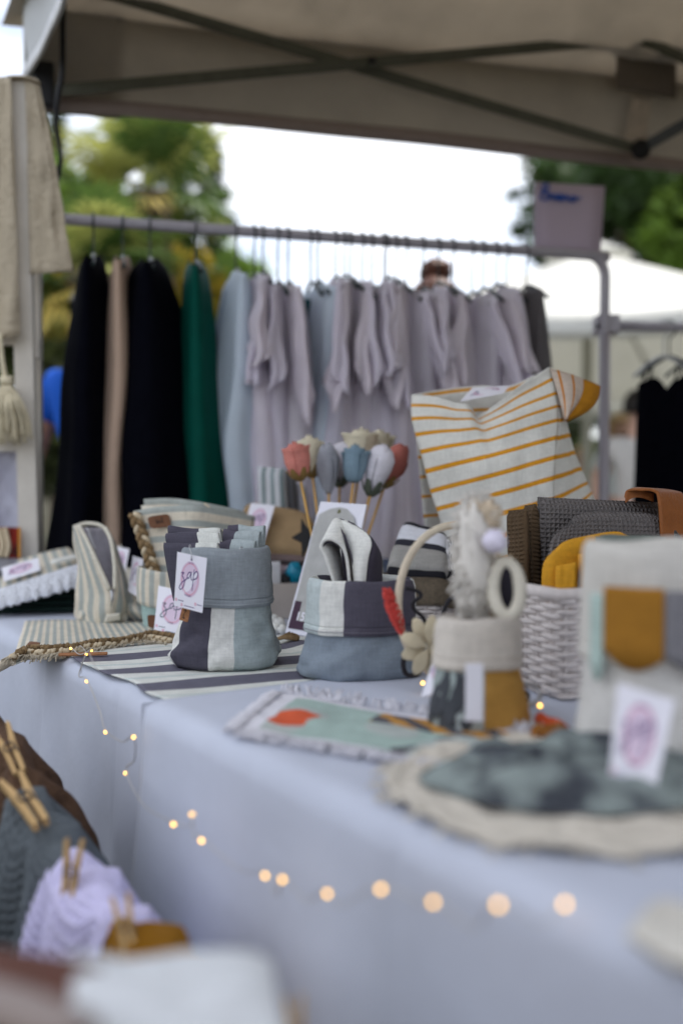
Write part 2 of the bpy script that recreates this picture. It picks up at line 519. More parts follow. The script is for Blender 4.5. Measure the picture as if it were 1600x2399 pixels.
# corner leg and its plastic bracket
lp = C0 + TB * .010 + INN * .055
box('corner_leg', Fr(lp, .25), (-.012, .012, -.012, .012, 0, 2.2), M_bar, gz, .004)
box('corner_bracket', Fr(lp + V((.040, -.018, 2.025)), .25), (-.026, .026, -.02, .02, -.055, .055), M_blackp, gz, .008)
box('slider', Fr(lp + V((.0, -.018, 1.965)), .25), (-.022, .022, -.022, .022, -.04, .04), M_blackp, gz, .008)
# fabric patch at the middle of the truss and the strap below it
def pq(name, pts, off, m, lab=None):
    c = [bk(x, y, off) for x, y in pts]
    return grid(name, lambda u, v: bil(c, u, v) + INN * .01 * nz(u * 3, v * 3, 2), 10, 10, m, gz, uv=(.3, .4), thick=.002, label=lab)
pq('reinforcement_patch', [(1443, 208), (1583, 232), (1585, 104), (1441, 82)], -.02, M_canvasd, 'dark brown cloth patch behind the truss joint')
pq('patch_flap', [(1441, 82), (1585, 104), (1640, 22), (1487, 14)], -.015, M_canvasd)
pq('strap', [(1458, 345), (1508, 352), (1526, 226), (1482, 220)], -.04, mat('canvas_strap', (.46, .40, .34), rough=.9))
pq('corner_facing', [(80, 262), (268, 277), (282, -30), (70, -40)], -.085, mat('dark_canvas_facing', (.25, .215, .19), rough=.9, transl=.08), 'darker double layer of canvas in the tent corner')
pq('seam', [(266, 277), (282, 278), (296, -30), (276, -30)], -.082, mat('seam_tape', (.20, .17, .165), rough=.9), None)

rs0 = C0 + TB * (WID - .02)
grid('shade_wall', lambda u, v: rs0 + TCD * (DEP * u) + V((0, 0, lerp(.04, 2.24, v))) + TB * (.03 * math.sin(u * 22) * (1 - v * .6)), 50, 8, M_canvasd, gz, uv=(DEP, 2.2), thick=.002)  # unseen canvas wall, added to darken the right side and give contrast
# cable hanging from the tent corner
cab = tube('hanging_cable', [at(150, -60, 2.476), at(148, 60, 2.450), at(147, 170, 2.434), at(137, 225, 2.417), at(133, 290, 2.417), at(141, 345, 2.417), at(143, 380, 2.417), at(132, 425, 2.417), at(124, 440, 2.417)],
     [.0075, .0075, .0075, .0075, .006, .0055, .006, .008, .010], M_blackp, n=8)
tag(cab, 'black electric cable with a connector dangling from the tent corner', 'cable')
cord = tube('thin_cord', [at(105, 268, 2.493), at(106, 330, 2.493), at(103, 380, 2.493)], .002, mat('green_cord', (.05, .12, .09)), n=4)
tag(cord, 'thin dark cord hanging close to the tent leg', 'cord')

# ---------------- vegetation far behind
def leaf_mat(name, c, var=.35): return mat(name, c, rough=.55, var=var, vscale=.9, transl=.35, spec=.35)
def crown(name, parent, m, clumps, n, size, seed, stretch=1.0):
    """leaf faces spread through clumps (centre, rx, rz)"""
    q = random.Random(seed)
    vs, fs = [], []
    tot = sum(c[1] * c[1] * c[2] for c in clumps)
    for c, rx, rz in clumps:
        k = int(n * rx * rx * rz / tot)
        for _ in range(k):
            while True:
                d = V((q.uniform(-1, 1), q.uniform(-1, 1), q.uniform(-1, 1)))
                if d.length < 1: break
            d *= (.55 + .45 * q.random())
            p = V(c) + V((d.x * rx, d.y * rx, d.z * rz))
            a = V((q.gauss(0, 1), q.gauss(0, 1), q.gauss(0, .7))).normalized()
            b = a.cross(V((q.gauss(0, 1), q.gauss(0, 1), q.gauss(0, 1)))).normalized()
            s_ = size * q.uniform(.6, 1.4)
            o = len(vs)
            vs += [p - a * s_ * stretch, p + b * s_ * .5, p + a * s_ * stretch, p - b * s_ * .5]
            fs.append((o, o + 1, o + 2, o + 3))
    return link(name, vs, fs, m, parent, smooth=False)
def limb(parent, pts, r, m, name='trunk'):
    return tube(name, pts, r, m, parent, sides=9, n=4)
M_bark = mat('bark', (.09, .065, .045), rough=.95, var=.3, vscale=8, bump=('noise', 20, .8))
M_lf1 = leaf_mat('conifer_needles', (.045, .075, .035)); M_lf2 = leaf_mat('broad_leaves_dark', (.045, .085, .02))
M_lf3 = leaf_mat('yellow_leaves', (.38, .29, .03)); M_lf4 = leaf_mat('fresh_green_leaves', (.14, .23, .03))
M_lf5 = leaf_mat('hedge_leaves', (.06, .075, .025))
def conifer(px, top, bot_r, d, label, seed, n=5200, z0=1.0):
    p = at(px, top, d); base = V((p.x, p.y, 0))
    t = thing('conifer_tree', base, label, 'tree', 'conifers behind the stall')
    limb(t, [base, base + V((.05, 0, p.z * .5)), V((p.x, p.y, p.z))], [.16, .1, .02], M_bark)
    q = random.Random(seed); cl = []
    H = p.z - z0
    for k in range(46):
        f = k / 46
        rr = bot_r * (1 - f) ** .8 * q.uniform(.5, 1.1)
        a = q.uniform(0, 2 * PI)
        cl.append((base + V((math.cos(a) * rr, math.sin(a) * rr, z0 + H * f)), bot_r * .26 * (1.05 - f) + .12, bot_r * .12 * (1.1 - f) + .1))
    crown('crown', t, M_lf1, cl, n, .10, seed, 1.5)
    return t
conifer(480, 285, .95, 16, 'tall dark conifer rising behind the palm towards the bright sky', 3, 7000)
conifer(385, 240, .85, 18, 'dark conifer directly behind the palm crown', 9, 6000)
conifer(128, 262, .5, 15, 'narrow conifer at the left beside the tent leg', 5, 4200)
# fan palm
def palm(px, py, d, lr, label, seed, nl=38):
    c = at(px, py, d); base = V((c.x, c.y, 0))
    t = thing('fan_palm', base, label, 'palm tree')
    limb(t, [base, base + V((.06, 0, c.z * .5)), c], [.2, .17, .16], M_bark)
    q = random.Random(seed)
    for k in range(nl):
        az = k * 2.4 + q.uniform(-.3, .3); el = R(q.uniform(-35, 80))
        dr = V((math.cos(az) * math.cos(el), math.sin(az) * math.cos(el), math.sin(el)))
        pl = lr * q.uniform(.55, .9)
        hub = c + dr * pl + V((0, 0, -.08 * pl))
        side = dr.cross(V((0, 0, 1))).normalized(); up = side.cross(dr)
        vs, fs = [], []
        for s_ in (-1, 1):   # petiole
            vs += [c + side * .012 * s_, hub + side * .008 * s_]
        fs.append((0, 1, 3, 2))
        nb = 26
        for j in range(nb):
            a = R(-125 + 250 * j / (nb - 1))
            bd = (dr * math.cos(a) + side * math.sin(a) + up * q.uniform(-.08, .16)).normalized()
            L_ = lr * (.75 + .25 * math.cos(a)) * q.uniform(.85, 1.05)
            sd = bd.cross(up).normalized() * .022
            mid = hub + bd * L_ * .6; tip = hub + bd * L_ + V((0, 0, -.22 * L_))
            o = len(vs); vs += [hub, mid - sd, tip, mid + sd]; fs.append((o, o + 1, o + 2, o + 3))
        link('frond', vs, fs, (leaf_mat('palm_green', (.075, .13, .03)), leaf_mat('palm_pale_lit', (.42, .44, .13)), leaf_mat('palm_straw_lit', (.55, .42, .10)))[0 if q.random() < .55 else (1 if el > -.1 else 2)], t, smooth=False)  # pale and straw frond colours also carry sunlit highlights over the dark green
palm(345, 455, 7.2, .50, 'fan palm with green and straw fronds behind the clothes rail', 4, 30)
palm(215, 640, 6.6, .42, 'low yellowing fan palm behind the black dresses', 8, 30)
def bush(name, cx, cz, d, rx, rz, m, n, size, label, seed, cat='shrub', nc=14):
    c = at(cx, cz, d); base = V((c.x, c.y, 0)); q = random.Random(seed)
    t = thing(name, base, label, cat)
    limb(t, [base, base + V((.03, .02, c.z * .5)), c], [.07, .05, .02], M_bark, 'stem')
    cl = [(c + V((q.uniform(-1, 1) * rx, q.uniform(-1, 1) * rx * .7, q.uniform(-1, 1) * rz)), rx * q.uniform(.25, .5), rz * q.uniform(.25, .5)) for _ in range(nc)]
    crown('foliage', t, m, cl, n, size, seed)
    return t
bush('yellow_shrub', 190, 640, 8.6, .45, .45, M_lf3, 2600, .06, 'golden yellow shrub between the white stand and the black dress', 21)
bush('golden_shrub', 445, 720, 9.0, .35, .55, M_lf3, 1800, .06, 'golden shrub glimpsed right of the second black dress', 22)
bush('green_shrub', 165, 455, 9.5, .45, .40, M_lf4, 2400, .07, 'bright green shrub beside the dangling cable', 23)
bush('green_shrub', 500, 760, 9.2, .5, .8, M_lf4, 2400, .06, 'fresh green shrub behind the green dress', 24)
# broad tree at the right
def broad(px, py, d, rx, rz, n, label, seed, m, size=.078):
    c = at(px, py, d); base = V((c.x, c.y, 0)); q = random.Random(seed)
    t = thing('broadleaf_tree', base, label, 'tree')
    limb(t, [base, base + V((.1, .1, c.z * .4)), c], [.28, .2, .1], M_bark)
    for k in range(6):
        a = k * 1.05; e = c + V((math.cos(a) * rx * .7, math.sin(a) * rx * .6, rz * q.uniform(-.2, .6)))
        limb(t, [c * .6 + base * .4, lerp(c * .8 + base * .2, e, .6), e], [.09, .06, .02], M_bark, 'limb')
    cl = []
    for _ in range(150):
        dd = V((q.gauss(0, .46), q.gauss(0, .46), q.gauss(0, .50)))
        if dd.length > .95: dd = dd.normalized() * q.uniform(.3, .95)
        cl.append((c + V((dd.x * rx, dd.y * rx, dd.z * rz)), rx * q.uniform(.07, .22), rz * q.uniform(.06, .18)))
    crown('crown', t, m, cl, n, size, seed)
    return t
broad(1520, 560, 13, 2.0, 1.9, 15000, 'large dark broadleaf tree behind the white parasol', 31, M_lf2)
broad(1345, 480, 15, 1.15, 1.7, 5500, 'sparser broadleaf tree with sky showing through beside the purple sign', 32, M_lf2)
broad(1660, 620, 12, 1.2, 1.4, 6000, 'bright green tree at the right edge above the black tops', 33, M_lf4)
hd = bush('hedge', 1420, 1090, 12, 3.2, .7, M_lf5, 12000, .09, 'dark hedge below the parasol in the distance', 41, 'hedge', 30)
hd = bush('hedge', 200, 960, 11, 2.0, .95, M_lf5, 9000, .09, 'dark hedge behind the black dresses at the left', 42, 'hedge', 30)

# ---------------- white parasol
pc = at(1392, 760, 7.0)
M_par = mat('parasol_canvas', (.74, .74, .70), rough=.85, var=.03, vscale=3, transl=.38)
ps = thing('parasol', (pc.x, pc.y, 0), 'large white garden parasol open behind the clothes rail', 'parasol')
pole_x, pole_y = pc.x - .05, pc.y
tube('pole', [(pole_x, pole_y, 0), (pole_x, pole_y, 2.72)], .035, mat('parasol_pole', (.42, .42, .36), rough=.5), ps, sides=12)
blob('hub', (pole_x, pole_y, 2.12), .06, M_par, ps, amp=.02, nu=12, nv=8)
PR, NS = 2.0, 8
TL = R(2.8)
def par_pt(a, f, z):
    x, y = math.cos(a) * PR * f, math.sin(a) * PR * f
    return V((pole_x + x, pole_y + y, z - y * math.tan(TL)))
for k in range(NS):
    a0, a1 = 2 * PI * k / NS + .2, 2 * PI * (k + 1) / NS + .2
    def pan(u, v, a0=a0, a1=a1):
        p = lerp(par_pt(a0, v, 2.62 - .80 * v ** 1.08), par_pt(a1, v, 2.62 - .80 * v ** 1.08), u)
        return p - V((0, 0, .05 * math.sin(PI * u) * v))
    grid('canopy_panel', pan, 8, 12, M_par, ps, thick=.002)
    def flap(u, v, a0=a0, a1=a1):
        p = lerp(par_pt(a0, 1, 1.815), par_pt(a1, 1, 1.815), u); return p - V((0, 0, .05 * math.sin(PI * u) * 1 + .09 * v))
    grid('canopy_flap', flap, 8, 2, M_par, ps, thick=.002)
    tube('rib', [par_pt(a0, .03, 2.56), par_pt(a0, .97, 2.62 - .80 * .97 - .02)], .011, mat('parasol_rib', (.5, .5, .44), rough=.5), ps, sides=6)
    tube('strut', [V((pole_x, pole_y, 2.10)) + (par_pt(a0, .03, 2.1) - V((pole_x, pole_y, 2.1))), par_pt(a0, .52, 2.62 - .80 * .5 - .03)], .010, MATS['parasol_rib'], ps, sides=6)
grid('vent_cap', lambda u, v: V((pole_x + math.cos(2 * PI * u) * .30 * v, pole_y + math.sin(2 * PI * u) * .30 * v, 2.73 - .14 * v)), 24, 5, M_par, ps, cu=True, thick=.002)

# ---------------- people in the background
M_skin = mat('skin', (.42, .22, .14), rough=.55, var=.06, vscale=12)
M_skin2 = mat('skin_fair', (.55, .34, .26), rough=.55, var=.06, vscale=12)
def skinmesh(name, nodes, edges, m, parent, sub=2):
    o0 = rootloc(parent)
    me = bpy.data.meshes.new(name)
    keys = list(nodes)
    me.from_pydata([tuple(V(nodes[k][0]) - o0) for k in keys], [(keys.index(a), keys.index(b)) for a, b in edges], [])
    me.materials.append(m)
    o = bpy.data.objects.new(name, me); COL.objects.link(o); o.parent = parent
    md = o.modifiers.new('skin', 'SKIN'); md.use_smooth_shade = True
    sv = me.skin_vertices[0].data if me.skin_vertices else None
    if sv is None:
        bm = bmesh.new(); bm.from_mesh(me); bm.verts.layers.skin.verify(); bm.to_mesh(me); bm.free(); sv = me.skin_vertices[0].data
    for i, k in enumerate(keys):
        r_ = nodes[k][1]; sv[i].radius = r_ if isinstance(r_, tuple) else (r_, r_)
        sv[i].use_root = (i == 0)
    md2 = o.modifiers.new('smooth', 'SUBSURF'); md2.levels = sub; md2.render_levels = sub
    return o
def person(label, base, yaw, h, skin, shirt, legs, hair, arm_l=None, arm_r=None, lean=0.0, sleeve=.55, bun=False, longhair=False, head_turn=0.0):
    base = V(base); t = thing('person', base, label, 'person')
    f = Fr(base, yaw); s = h / 1.7
    P = lambda x, y, z: f(x * s, y * s - lean * max(0, z - .9) * s, z * s)
    al = arm_l or [(-.235, 0, 1.12), (-.25, -.08, .86), (-.25, -.12, .76)]
    ar = arm_r or [(.235, 0, 1.12), (.25, -.08, .86), (.25, -.12, .76)]
    n = {'pel': (P(0, 0, .95), (.125 * s, .10 * s)), 'wai': (P(0, 0, 1.08), (.11 * s, .085 * s)), 'che': (P(0, 0, 1.28), (.125 * s, .10 * s)),
         'nec': (P(0, 0, 1.43), .055 * s), 'jaw': (P(0, -.015, 1.52), .062 * s), 'hea': (P(0, 0, 1.60), (.078 * s, .092 * s)), 'top': (P(0, .005, 1.665), .055 * s), 'nose': (P(0, -.102, 1.565), .012 * s)}
    e = [('pel', 'wai'), ('wai', 'che'), ('che', 'nec'), ('nec', 'jaw'), ('jaw', 'hea'), ('hea', 'top'), ('hea', 'nose')]
    for sd, arm in (('l', al), ('r', ar)):
        sg = -1 if sd == 'l' else 1
        n['sh' + sd] = (P(.165 * sg, 0, 1.37), .055 * s)
        n['el' + sd] = (P(*arm[0]), .043 * s); n['wr' + sd] = (P(*arm[1]), .03 * s); n['ha' + sd] = (P(*arm[2]), .035 * s)
        n['hi' + sd] = (P(.09 * sg, 0, .86), .085 * s); n['kn' + sd] = (P(.10 * sg, -.02, .48), .056 * s)
        n['an' + sd] = (P(.10 * sg, .0, .08), .038 * s); n['to' + sd] = (P(.11 * sg, -.15, .035), .034 * s)
        e += [('che', 'sh' + sd), ('sh' + sd, 'el' + sd), ('el' + sd, 'wr' + sd), ('wr' + sd, 'ha' + sd), ('pel', 'hi' + sd), ('hi' + sd, 'kn' + sd), ('kn' + sd, 'an' + sd), ('an' + sd, 'to' + sd)]
    skinmesh('body', n, e, skin, t)
    g = lambda v: tuple(x + .014 * s for x in v) if isinstance(v, tuple) else v + .014 * s
    sn = {k: (n[k][0], g(n[k][1])) for k in ('pel', 'wai', 'che', 'shl', 'shr')}
    for sd in 'lr':
        sn['cu' + sd] = (lerp(V(n['sh' + sd][0]), V(n['el' + sd][0]), sleeve), .062 * s)
    sn['col'] = (P(0, 0, 1.40), .075 * s)
    skinmesh('shirt', sn, [('pel', 'wai'), ('wai', 'che'), ('che', 'shl'), ('che', 'shr'), ('shl', 'cul'), ('shr', 'cur'), ('che', 'col')], shirt, t)
    ln = {k: (n[k][0], g(n[k][1])) for k in ('pel', 'hil', 'hir', 'knl', 'knr')}
    for sd in 'lr': ln['cf' + sd] = (lerp(V(n['kn' + sd][0]), V(n['an' + sd][0]), .85), .06 * s)
    skinmesh('trousers', ln, [('pel', 'hil'), ('pel', 'hir'), ('hil', 'knl'), ('hir', 'knr'), ('knl', 'cfl'), ('knr', 'cfr')], legs, t)
    hc = V(n['hea'][0])
    def cap(u, v):
        a, b_ = 2 * PI * u, PI * v * (.62 if not longhair else .74)
        d = V((math.cos(a) * math.sin(b_), math.sin(a) * math.sin(b_), math.cos(b_)))
        if d.y < -.25: d.z = max(d.z, .35)
        k = 1 + .05 * nz(d.x * 4, d.y * 4, d.z * 4)
        return hc + f.x * d.x * .093 * s * k + f.y * (d.y * .108 + .008) * s * k + V((0, 0, (d.z * .115 + .012) * s * k))
    hr = grid('hair', cap, 24, 12, hair, t, cu=True)
    if longhair:
        grid('hair_lengths', lambda u, v: hc + f.x * math.sin((u - .5) * 3.6) * .10 * s + f.y * (.02 + .075 * math.cos((u - .5) * 3.6)) * s + V((0, 0, (.03 - .30 * v + .02 * nz(u * 9, v * 2)) * s)), 16, 8, hair, t, thick=.02)
    if bun: blob('hair_bun', hc + V((0, .02, .145 * s)), .052 * s, hair, t, amp=.25, fq=4, sq=(1, 1, .85))
    for sg in (-1, 1):
        blob('eye', hc + f.x * .031 * s * sg - f.y * .083 * s + V((0, 0, -.004)), .010 * s, mat('eye_dark', (.03, .02, .015), rough=.3), t, amp=0, nu=8, nv=6)
        blob('ear', hc + f.x * .082 * s * sg + V((0, 0, -.02 * s)), .022 * s, skin, t, amp=0, nu=8, nv=6, sq=(.4, .8, 1.2))
    grid('mouth', lambda u, v: V(n['jaw'][0]) + f.x * (u - .5) * .045 * s - f.y * (.068 * s) + V((0, 0, (.006 - v * .012) * s)), 4, 2, mat('lips', (.35, .12, .10)), t, thick=.006)
    return t
p_ = at(1020, 1130, 3.1)
person('person with a brown hair bun standing behind the white shirts', (p_.x, p_.y, 0), R(170), 1.63, M_skin, mat('grey_tshirt', (.2, .2, .22)), mat('blue_jeans', (.05, .07, .12)), mat('brown_hair', (.085, .028, .014), rough=.5, var=.3, vscale=60), bun=True)
p_ = at(238, 1130, 3.7)
person('person in a blue short-sleeved shirt behind the black dress at the left', (p_.x, p_.y, 0), R(-18), 1.72, M_skin, mat('blue_tshirt', (.008, .085, .46), var=.12), mat('blue_shorts', (.01, .08, .22)), mat('dark_hair', (.012, .009, .008), rough=.5),
       arm_l=[(-.27, -.03, 1.10), (-.22, -.16, .90), (-.18, -.24, .88)], arm_r=[(.27, 0, 1.10), (.22, -.2, .92), (.18, -.28, .9)], lean=.06)
p_ = at(1452, 1130, 7.2)
person('person with fair hair in a pale top beyond the rack post', (p_.x, p_.y, 0), R(12), 1.50, M_skin2, mat('pale_top', (.62, .68, .70)), mat('olive_trousers', (.13, .14, .08)), mat('fair_hair', (.55, .38, .20), rough=.5, var=.2, vscale=50), longhair=True)
p_ = at(1492, 1130, 5.6)
person('person with dark hair raising an arm beside the black tops', (p_.x, p_.y, 0), R(160), 1.52, M_skin2, mat('white_blouse', (.52, .50, .48)), mat('grey_skirt', (.2, .2, .18)), MATS['dark_hair'],
       arm_l=[(-.20, -.10, 1.46), (-.12, -.14, 1.68), (-.09, -.14, 1.78)], longhair=False)
p_ = at(1362, 1130, 8.2)
person('distant person in a white top left of the rack post', (p_.x, p_.y, 0), R(-30), 1.30, M_skin2, mat('white_tshirt', (.7, .7, .68)), mat('yellow_trousers', (.45, .42, .12)), MATS['fair_hair'])

# unseen people added behind the camera to shade the front of the tablecloth
M_dkc = mat('navy_jumper', (.02, .022, .035)); M_dkt = mat('dark_trousers', (.018, .018, .022))
person('unseen person in dark clothes added behind the camera to block light', (.06, -.48, 0), R(180), 1.76, M_skin2, M_dkc, M_dkt, MATS['dark_hair'], sleeve=.95)
person('unseen person in a dark coat added at the left behind the camera for shade', (-.62, -.40, 0), R(165), 1.70, M_skin, mat('dark_coat', (.03, .025, .022)), M_dkt, MATS['brown_hair'], sleeve=.95)

# ================================================================== clothes rack and what hangs on it
M_rail = mat('grey_lacquered_tube', (.40, .38, .43), rough=.35, var=.04, spec=.5)
RA, RB = at(62, 507, 2.442), at(1378, 598, 2.777)
RD = (RB - RA); RD.z = 0; RD.normalize()
RN = V((RD.y, -RD.x, 0))                     # towards the camera
def rail(px):                                # point on the rail under a photograph column
    f = onplane(px, 560, RA, RN)
    k = (f - RA).dot(RD) / (RB - RA).dot(RD)
    return lerp(RA, RB, k)
rk = thing('clothes_rack', (RA.x, RA.y, 0), 'grey tubular clothes rail holding the dresses and white shirts', 'clothes rack')
pb = at(1418, 655, 2.790)
arc = [RB + RD * .05 * math.sin(a) + V((0, 0, -.06 * (1 - math.cos(a)))) for a in [k * PI / 12 for k in range(7)]]
pb = arc[-1]
tube('rail', [RA - RD * .03, lerp(RA, RB, .5), *arc, V((pb.x, pb.y, pb.z - .05)), V((pb.x, pb.y, pb.z - .2))], .014, M_rail, rk, sides=14, n=8)
tube('post', [V((pb.x, pb.y, pb.z - .15)), V((pb.x + .003, pb.y, .06))], .0155, M_rail, rk, sides=14)
tube('post', [RA + V((0, 0, .01)), V((RA.x, RA.y, .06))], .0155, M_rail, rk, sides=14)
tube('lower_bar', [V((pb.x, pb.y, .12)), V((RA.x, RA.y, .12))], .012, M_rail, rk)
for q in (pb, RA):
    tube('foot_bar', [V((q.x, q.y, .06)) + RN * .28, V((q.x, q.y, .06)) - RN * .28], .016, M_rail, rk)
    for s_ in (-.27, .27): blob('castor', V((q.x, q.y, .03)) + RN * s_, .03, M_blackp, rk, amp=0, nu=10, nv=8)
# purple notice fixed behind the rail
sg = thing('notice_board', at(1330, 600, 2.832), 'lilac notice board with blue handwriting above the rail end', 'sign')
c4 = [at(1251, 600, 2.824), at(1404, 612, 2.841), at(1416, 437, 2.841), at(1252, 427, 2.824)]
grid('board', lambda u, v: bil(c4, u, v), 4, 4, mat('lilac_card', (.50, .42, .52), rough=.7, var=.03, vscale=6), sg, thick=.004)
sf = Ax(at(1264, 470, 2.817), c4[1] - c4[0], c4[3] - c4[0])
kx = mpp(2.82)
def hand(polys, s_): return [[(x * s_, z * s_) for x, z in P] for P in polys]
BUENO = [[(6, 34), (3, 18), (0, 2)], [(2, 34), (14, 38), (18, 28), (6, 20), (20, 16), (18, 4), (4, 2)], [(26, 18), (26, 8), (34, 6), (36, 18), (36, 6)],
         [(42, 11), (50, 13), (46, 19), (42, 12), (46, 4), (54, 6)], [(57, 4), (58, 17), (62, 16), (66, 4)], [(76, 16), (70, 10), (76, 3), (82, 9), (76, 16), (88, 12), (98, 14)], [(8, 26), (20, 10), (30, 16), (44, 4), (60, 14), (74, 4), (90, 12)]]
strokes('lettering', hand(BUENO, kx), .006, sf, mat('blue_marker', (.02, .09, .42), rough=.6), sg, y=-.003)

# garments
def hanger(px, label, colm, group, drop=.095, wd=.19, at_=None, dirn=None):
    p = at_ or rail(px); dn = dirn or RN
    t = thing('hanger', p, label, 'hanger', group)
    top = p + V((0, 0, .0165))
    hk = [p + dn * -.0165 + V((0, 0, .0)), p + dn * -.012 + V((0, 0, .013)), top + V((0, 0, .003)), p + dn * .0162 + V((0, 0, .006)), p + dn * .012 + V((0, 0, -.022)), p + V((0, 0, -.035)), p + V((0, 0, -drop))]
    tube('hook', hk, .0024, colm, t, sides=6, n=4)
    sh = p + V((0, 0, -drop))
    tube('shoulder_bar', [sh + dn * wd + V((0, 0, -.055)), sh + dn * wd * .5 + V((0, 0, -.02)), sh, sh - dn * wd * .5 + V((0, 0, -.02)), sh - dn * wd + V((0, 0, -.055))], .005, colm, t, sides=6, n=3)
    return sh
def garment(name, sh, m, label, cat, group, L, wtop, whem, t0, t1, seed, sleeve=None, yaw=0.0, folds=5, fa=.35, neck=.0, lean=0.0, dirn=None, tpow=.62):
    q = random.Random(seed); ph = q.uniform(0, 6)
    dn0 = dirn or RN; dn = V((dn0.x * math.cos(yaw) - dn0.y * math.sin(yaw), dn0.x * math.sin(yaw) + dn0.y * math.cos(yaw), 0)); rd = V((-dn.y, dn.x, 0))
    t = thing(name, V((sh.x, sh.y, sh.z - L)), label, cat, group)
    def fn(u, v):
        a = 2 * PI * u
        vv = v
        wv = lerp(wtop, whem, vv ** 1.2); tv = lerp(t0, t1, vv ** tpow)
        k = 1 + fa * vv ** .5 * math.sin(folds * a + ph + 1.3 * vv) + .18 * nz(math.cos(a) * 2 + seed, math.sin(a) * 2, vv * 4)
        c_, s_ = math.cos(a), math.sin(a)
        z = sh.z + .006 - (1 - vv) ** 2 * .30 * abs(c_) * wtop - (neck * math.exp(-(c_ / .3) ** 2) * (1 - min(1, vv * 6))) - L * vv
        return V((sh.x, sh.y, z)) + dn * (wv * c_ * (1 + .05 * math.sin(3 * a + ph))) + rd * (tv * s_ * k + lean * vv + .03 * vv * nz(vv * 2.5, seed * 1.7))
    grid('body', fn, 44, 30, m, t, uv=(.8, L), cu=True)
    if sleeve:
        sl_, sw = sleeve
        for sg_ in (1, -1):
            A = V((sh.x, sh.y, sh.z - .05)) + dn * wtop * .80 * sg_
            B = A + dn * sg_ * .055 + V((0, 0, -sl_)) + rd * q.uniform(-.03, .03); p1 = q.uniform(0, 6)
            def sf_(u, v, A=A, B=B, sg_=sg_):
                a = 2 * PI * u
                c_ = lerp(A, B, v)
                rr = lerp(.025, sw, v ** .7) * (1 + .30 * math.sin(4 * a + p1 + v * 3) * v + .2 * nz(a * .8, v * 3, p1))
                return c_ + dn * math.cos(a) * rr * 1.25 + rd * (math.sin(a) * rr * .40 + .022 * v * nz(v * 3, p1)) + V((0, 0, (-.055 * math.cos(a) * sg_ + .018 * math.sin(2 * a + p1)) * v))
            grid('sleeve', sf_, 32, 12, m, t, uv=(.3, sl_), cu=True, thick=.002)
    return t
ORD = 'first second third fourth fifth sixth seventh eighth ninth tenth eleventh twelfth thirteenth fourteenth fifteenth sixteenth seventeenth eighteenth nineteenth twentieth twenty-first twenty-second twenty-third twenty-fourth'.split()
M_hk = mat('dark_green_wire', (.018, .03, .03), rough=.45, var=.1); M_hkc = mat('clear_hanger', (.42, .44, .46), rough=.3, spec=.5)
GR = 'dresses at the left end of the rail'
M_beige = mat('beige_jersey', (.50, .36, .27), var=.05, vscale=10, transl=.12, bump=('noise', 30, .2))
M_green = mat('emerald_satin', (.0, .060, .043), rough=.7, var=.15, vscale=9, spec=.08)
M_navy = mat('blue_black_knit', (.0022, .0025, .005), rough=.95, var=.2, spec=.03)
for px, m, lab, seed, L, wt, wh, t0, t1, lean, fo, hl in (
        (220, M_navy, 'long black dress hanging leftmost on the rail', 1, .82, .16, .21, .015, .080, -.012, 5, 'dark wire hanger of the leftmost black dress'),
        (288, M_beige, 'long beige dress between the two black dresses', 2, .82, .16, .18, .015, .050, -.015, 4, 'dark wire hanger of the beige dress'),
        (352, M_navy, 'wide black dress hanging right of the beige one', 3, .82, .165, .23, .017, .145, .008, 5, 'dark wire hanger of the wide black dress'),
        (459, M_green, 'emerald green dress hanging right of the black ones', 4, .80, .16, .20, .015, .078, .022, 6, 'dark wire hanger of the emerald dress')):
    sh = hanger(px, hl, M_hk, GR + ', hangers', .085, .15)
    garment('dress', sh, m, lab, 'dress', GR, L, wt, wh, t0, t1, seed, lean=lean, folds=fo, fa=.24, yaw=-.10, tpow=.48)
M_sh = [mat('lilac_white_cotton', (.90, .86, .93), var=.04, vscale=8, transl=.55, bump=('noise', 22, .35)),
        mat('pale_blue_cotton', (.74, .83, .92), var=.04, vscale=8, transl=.40, bump=('noise', 22, .35)),
        mat('warm_white_cotton', (.90, .85, .90), var=.04, vscale=8, transl=.55, bump=('noise', 22, .35)),
        mat('charcoal_melange', (.11, .10, .105), var=.12, vscale=60), mat('teal_cotton', (.0, .085, .10), var=.1)]
SN = {0: 'lilac-white', 1: 'pale blue', 2: 'warm white', 3: 'charcoal grey', 4: 'teal'}
hooks = [(553, 1), (596, 2), (616, 0), (651, 0), (675, 2), (728, 4), (744, 1), (786, 0), (807, 2), (820, 0), (849, 2), (871, 0), (898, 2), (906, 0), (927, 2), (951, 0), (990, 2), (1027, 0), (1060, 2), (1105, 0), (1131, 2), (1162, 0), (1186, 3), (1233, 3)]
for i, (px, mk) in enumerate(hooks):
    q = random.Random(100 + i)
    big = i in (0, 4, 6)
    sh = hanger(px, f'wire hanger, {ORD[i]} to the right of the emerald dress', M_hk, 'hangers along the rail', q.uniform(.095, .125), .14)
    kind = 'shirt' if mk in (0, 2) else 'dress'
    if mk == 4: sh = sh + V((0, 0, -.03)) - RN * .05
    sleeve = (q.uniform(.13, .28), q.uniform(.038, .056)) if mk in (0, 2) else None
    tail = 'short-sleeved ' if sleeve else 'long '
    garment('hanging_' + kind, sh, M_sh[mk], f'{SN[mk]} {tail}{kind}, {ORD[i]} to the right of the emerald dress', kind, 'white shirts and dresses along the rail',
            q.uniform(.68, .74), .148 if mk != 4 else .09, .18, .018, q.uniform(.066, .098) if mk != 4 else .03, 40 + i, sleeve, yaw=q.uniform(-.28, .12) + (.0 if px < 1100 else .10), folds=q.choice((4, 6, 7, 8)), fa=.36, lean=q.uniform(-.02, .02), neck=.03)

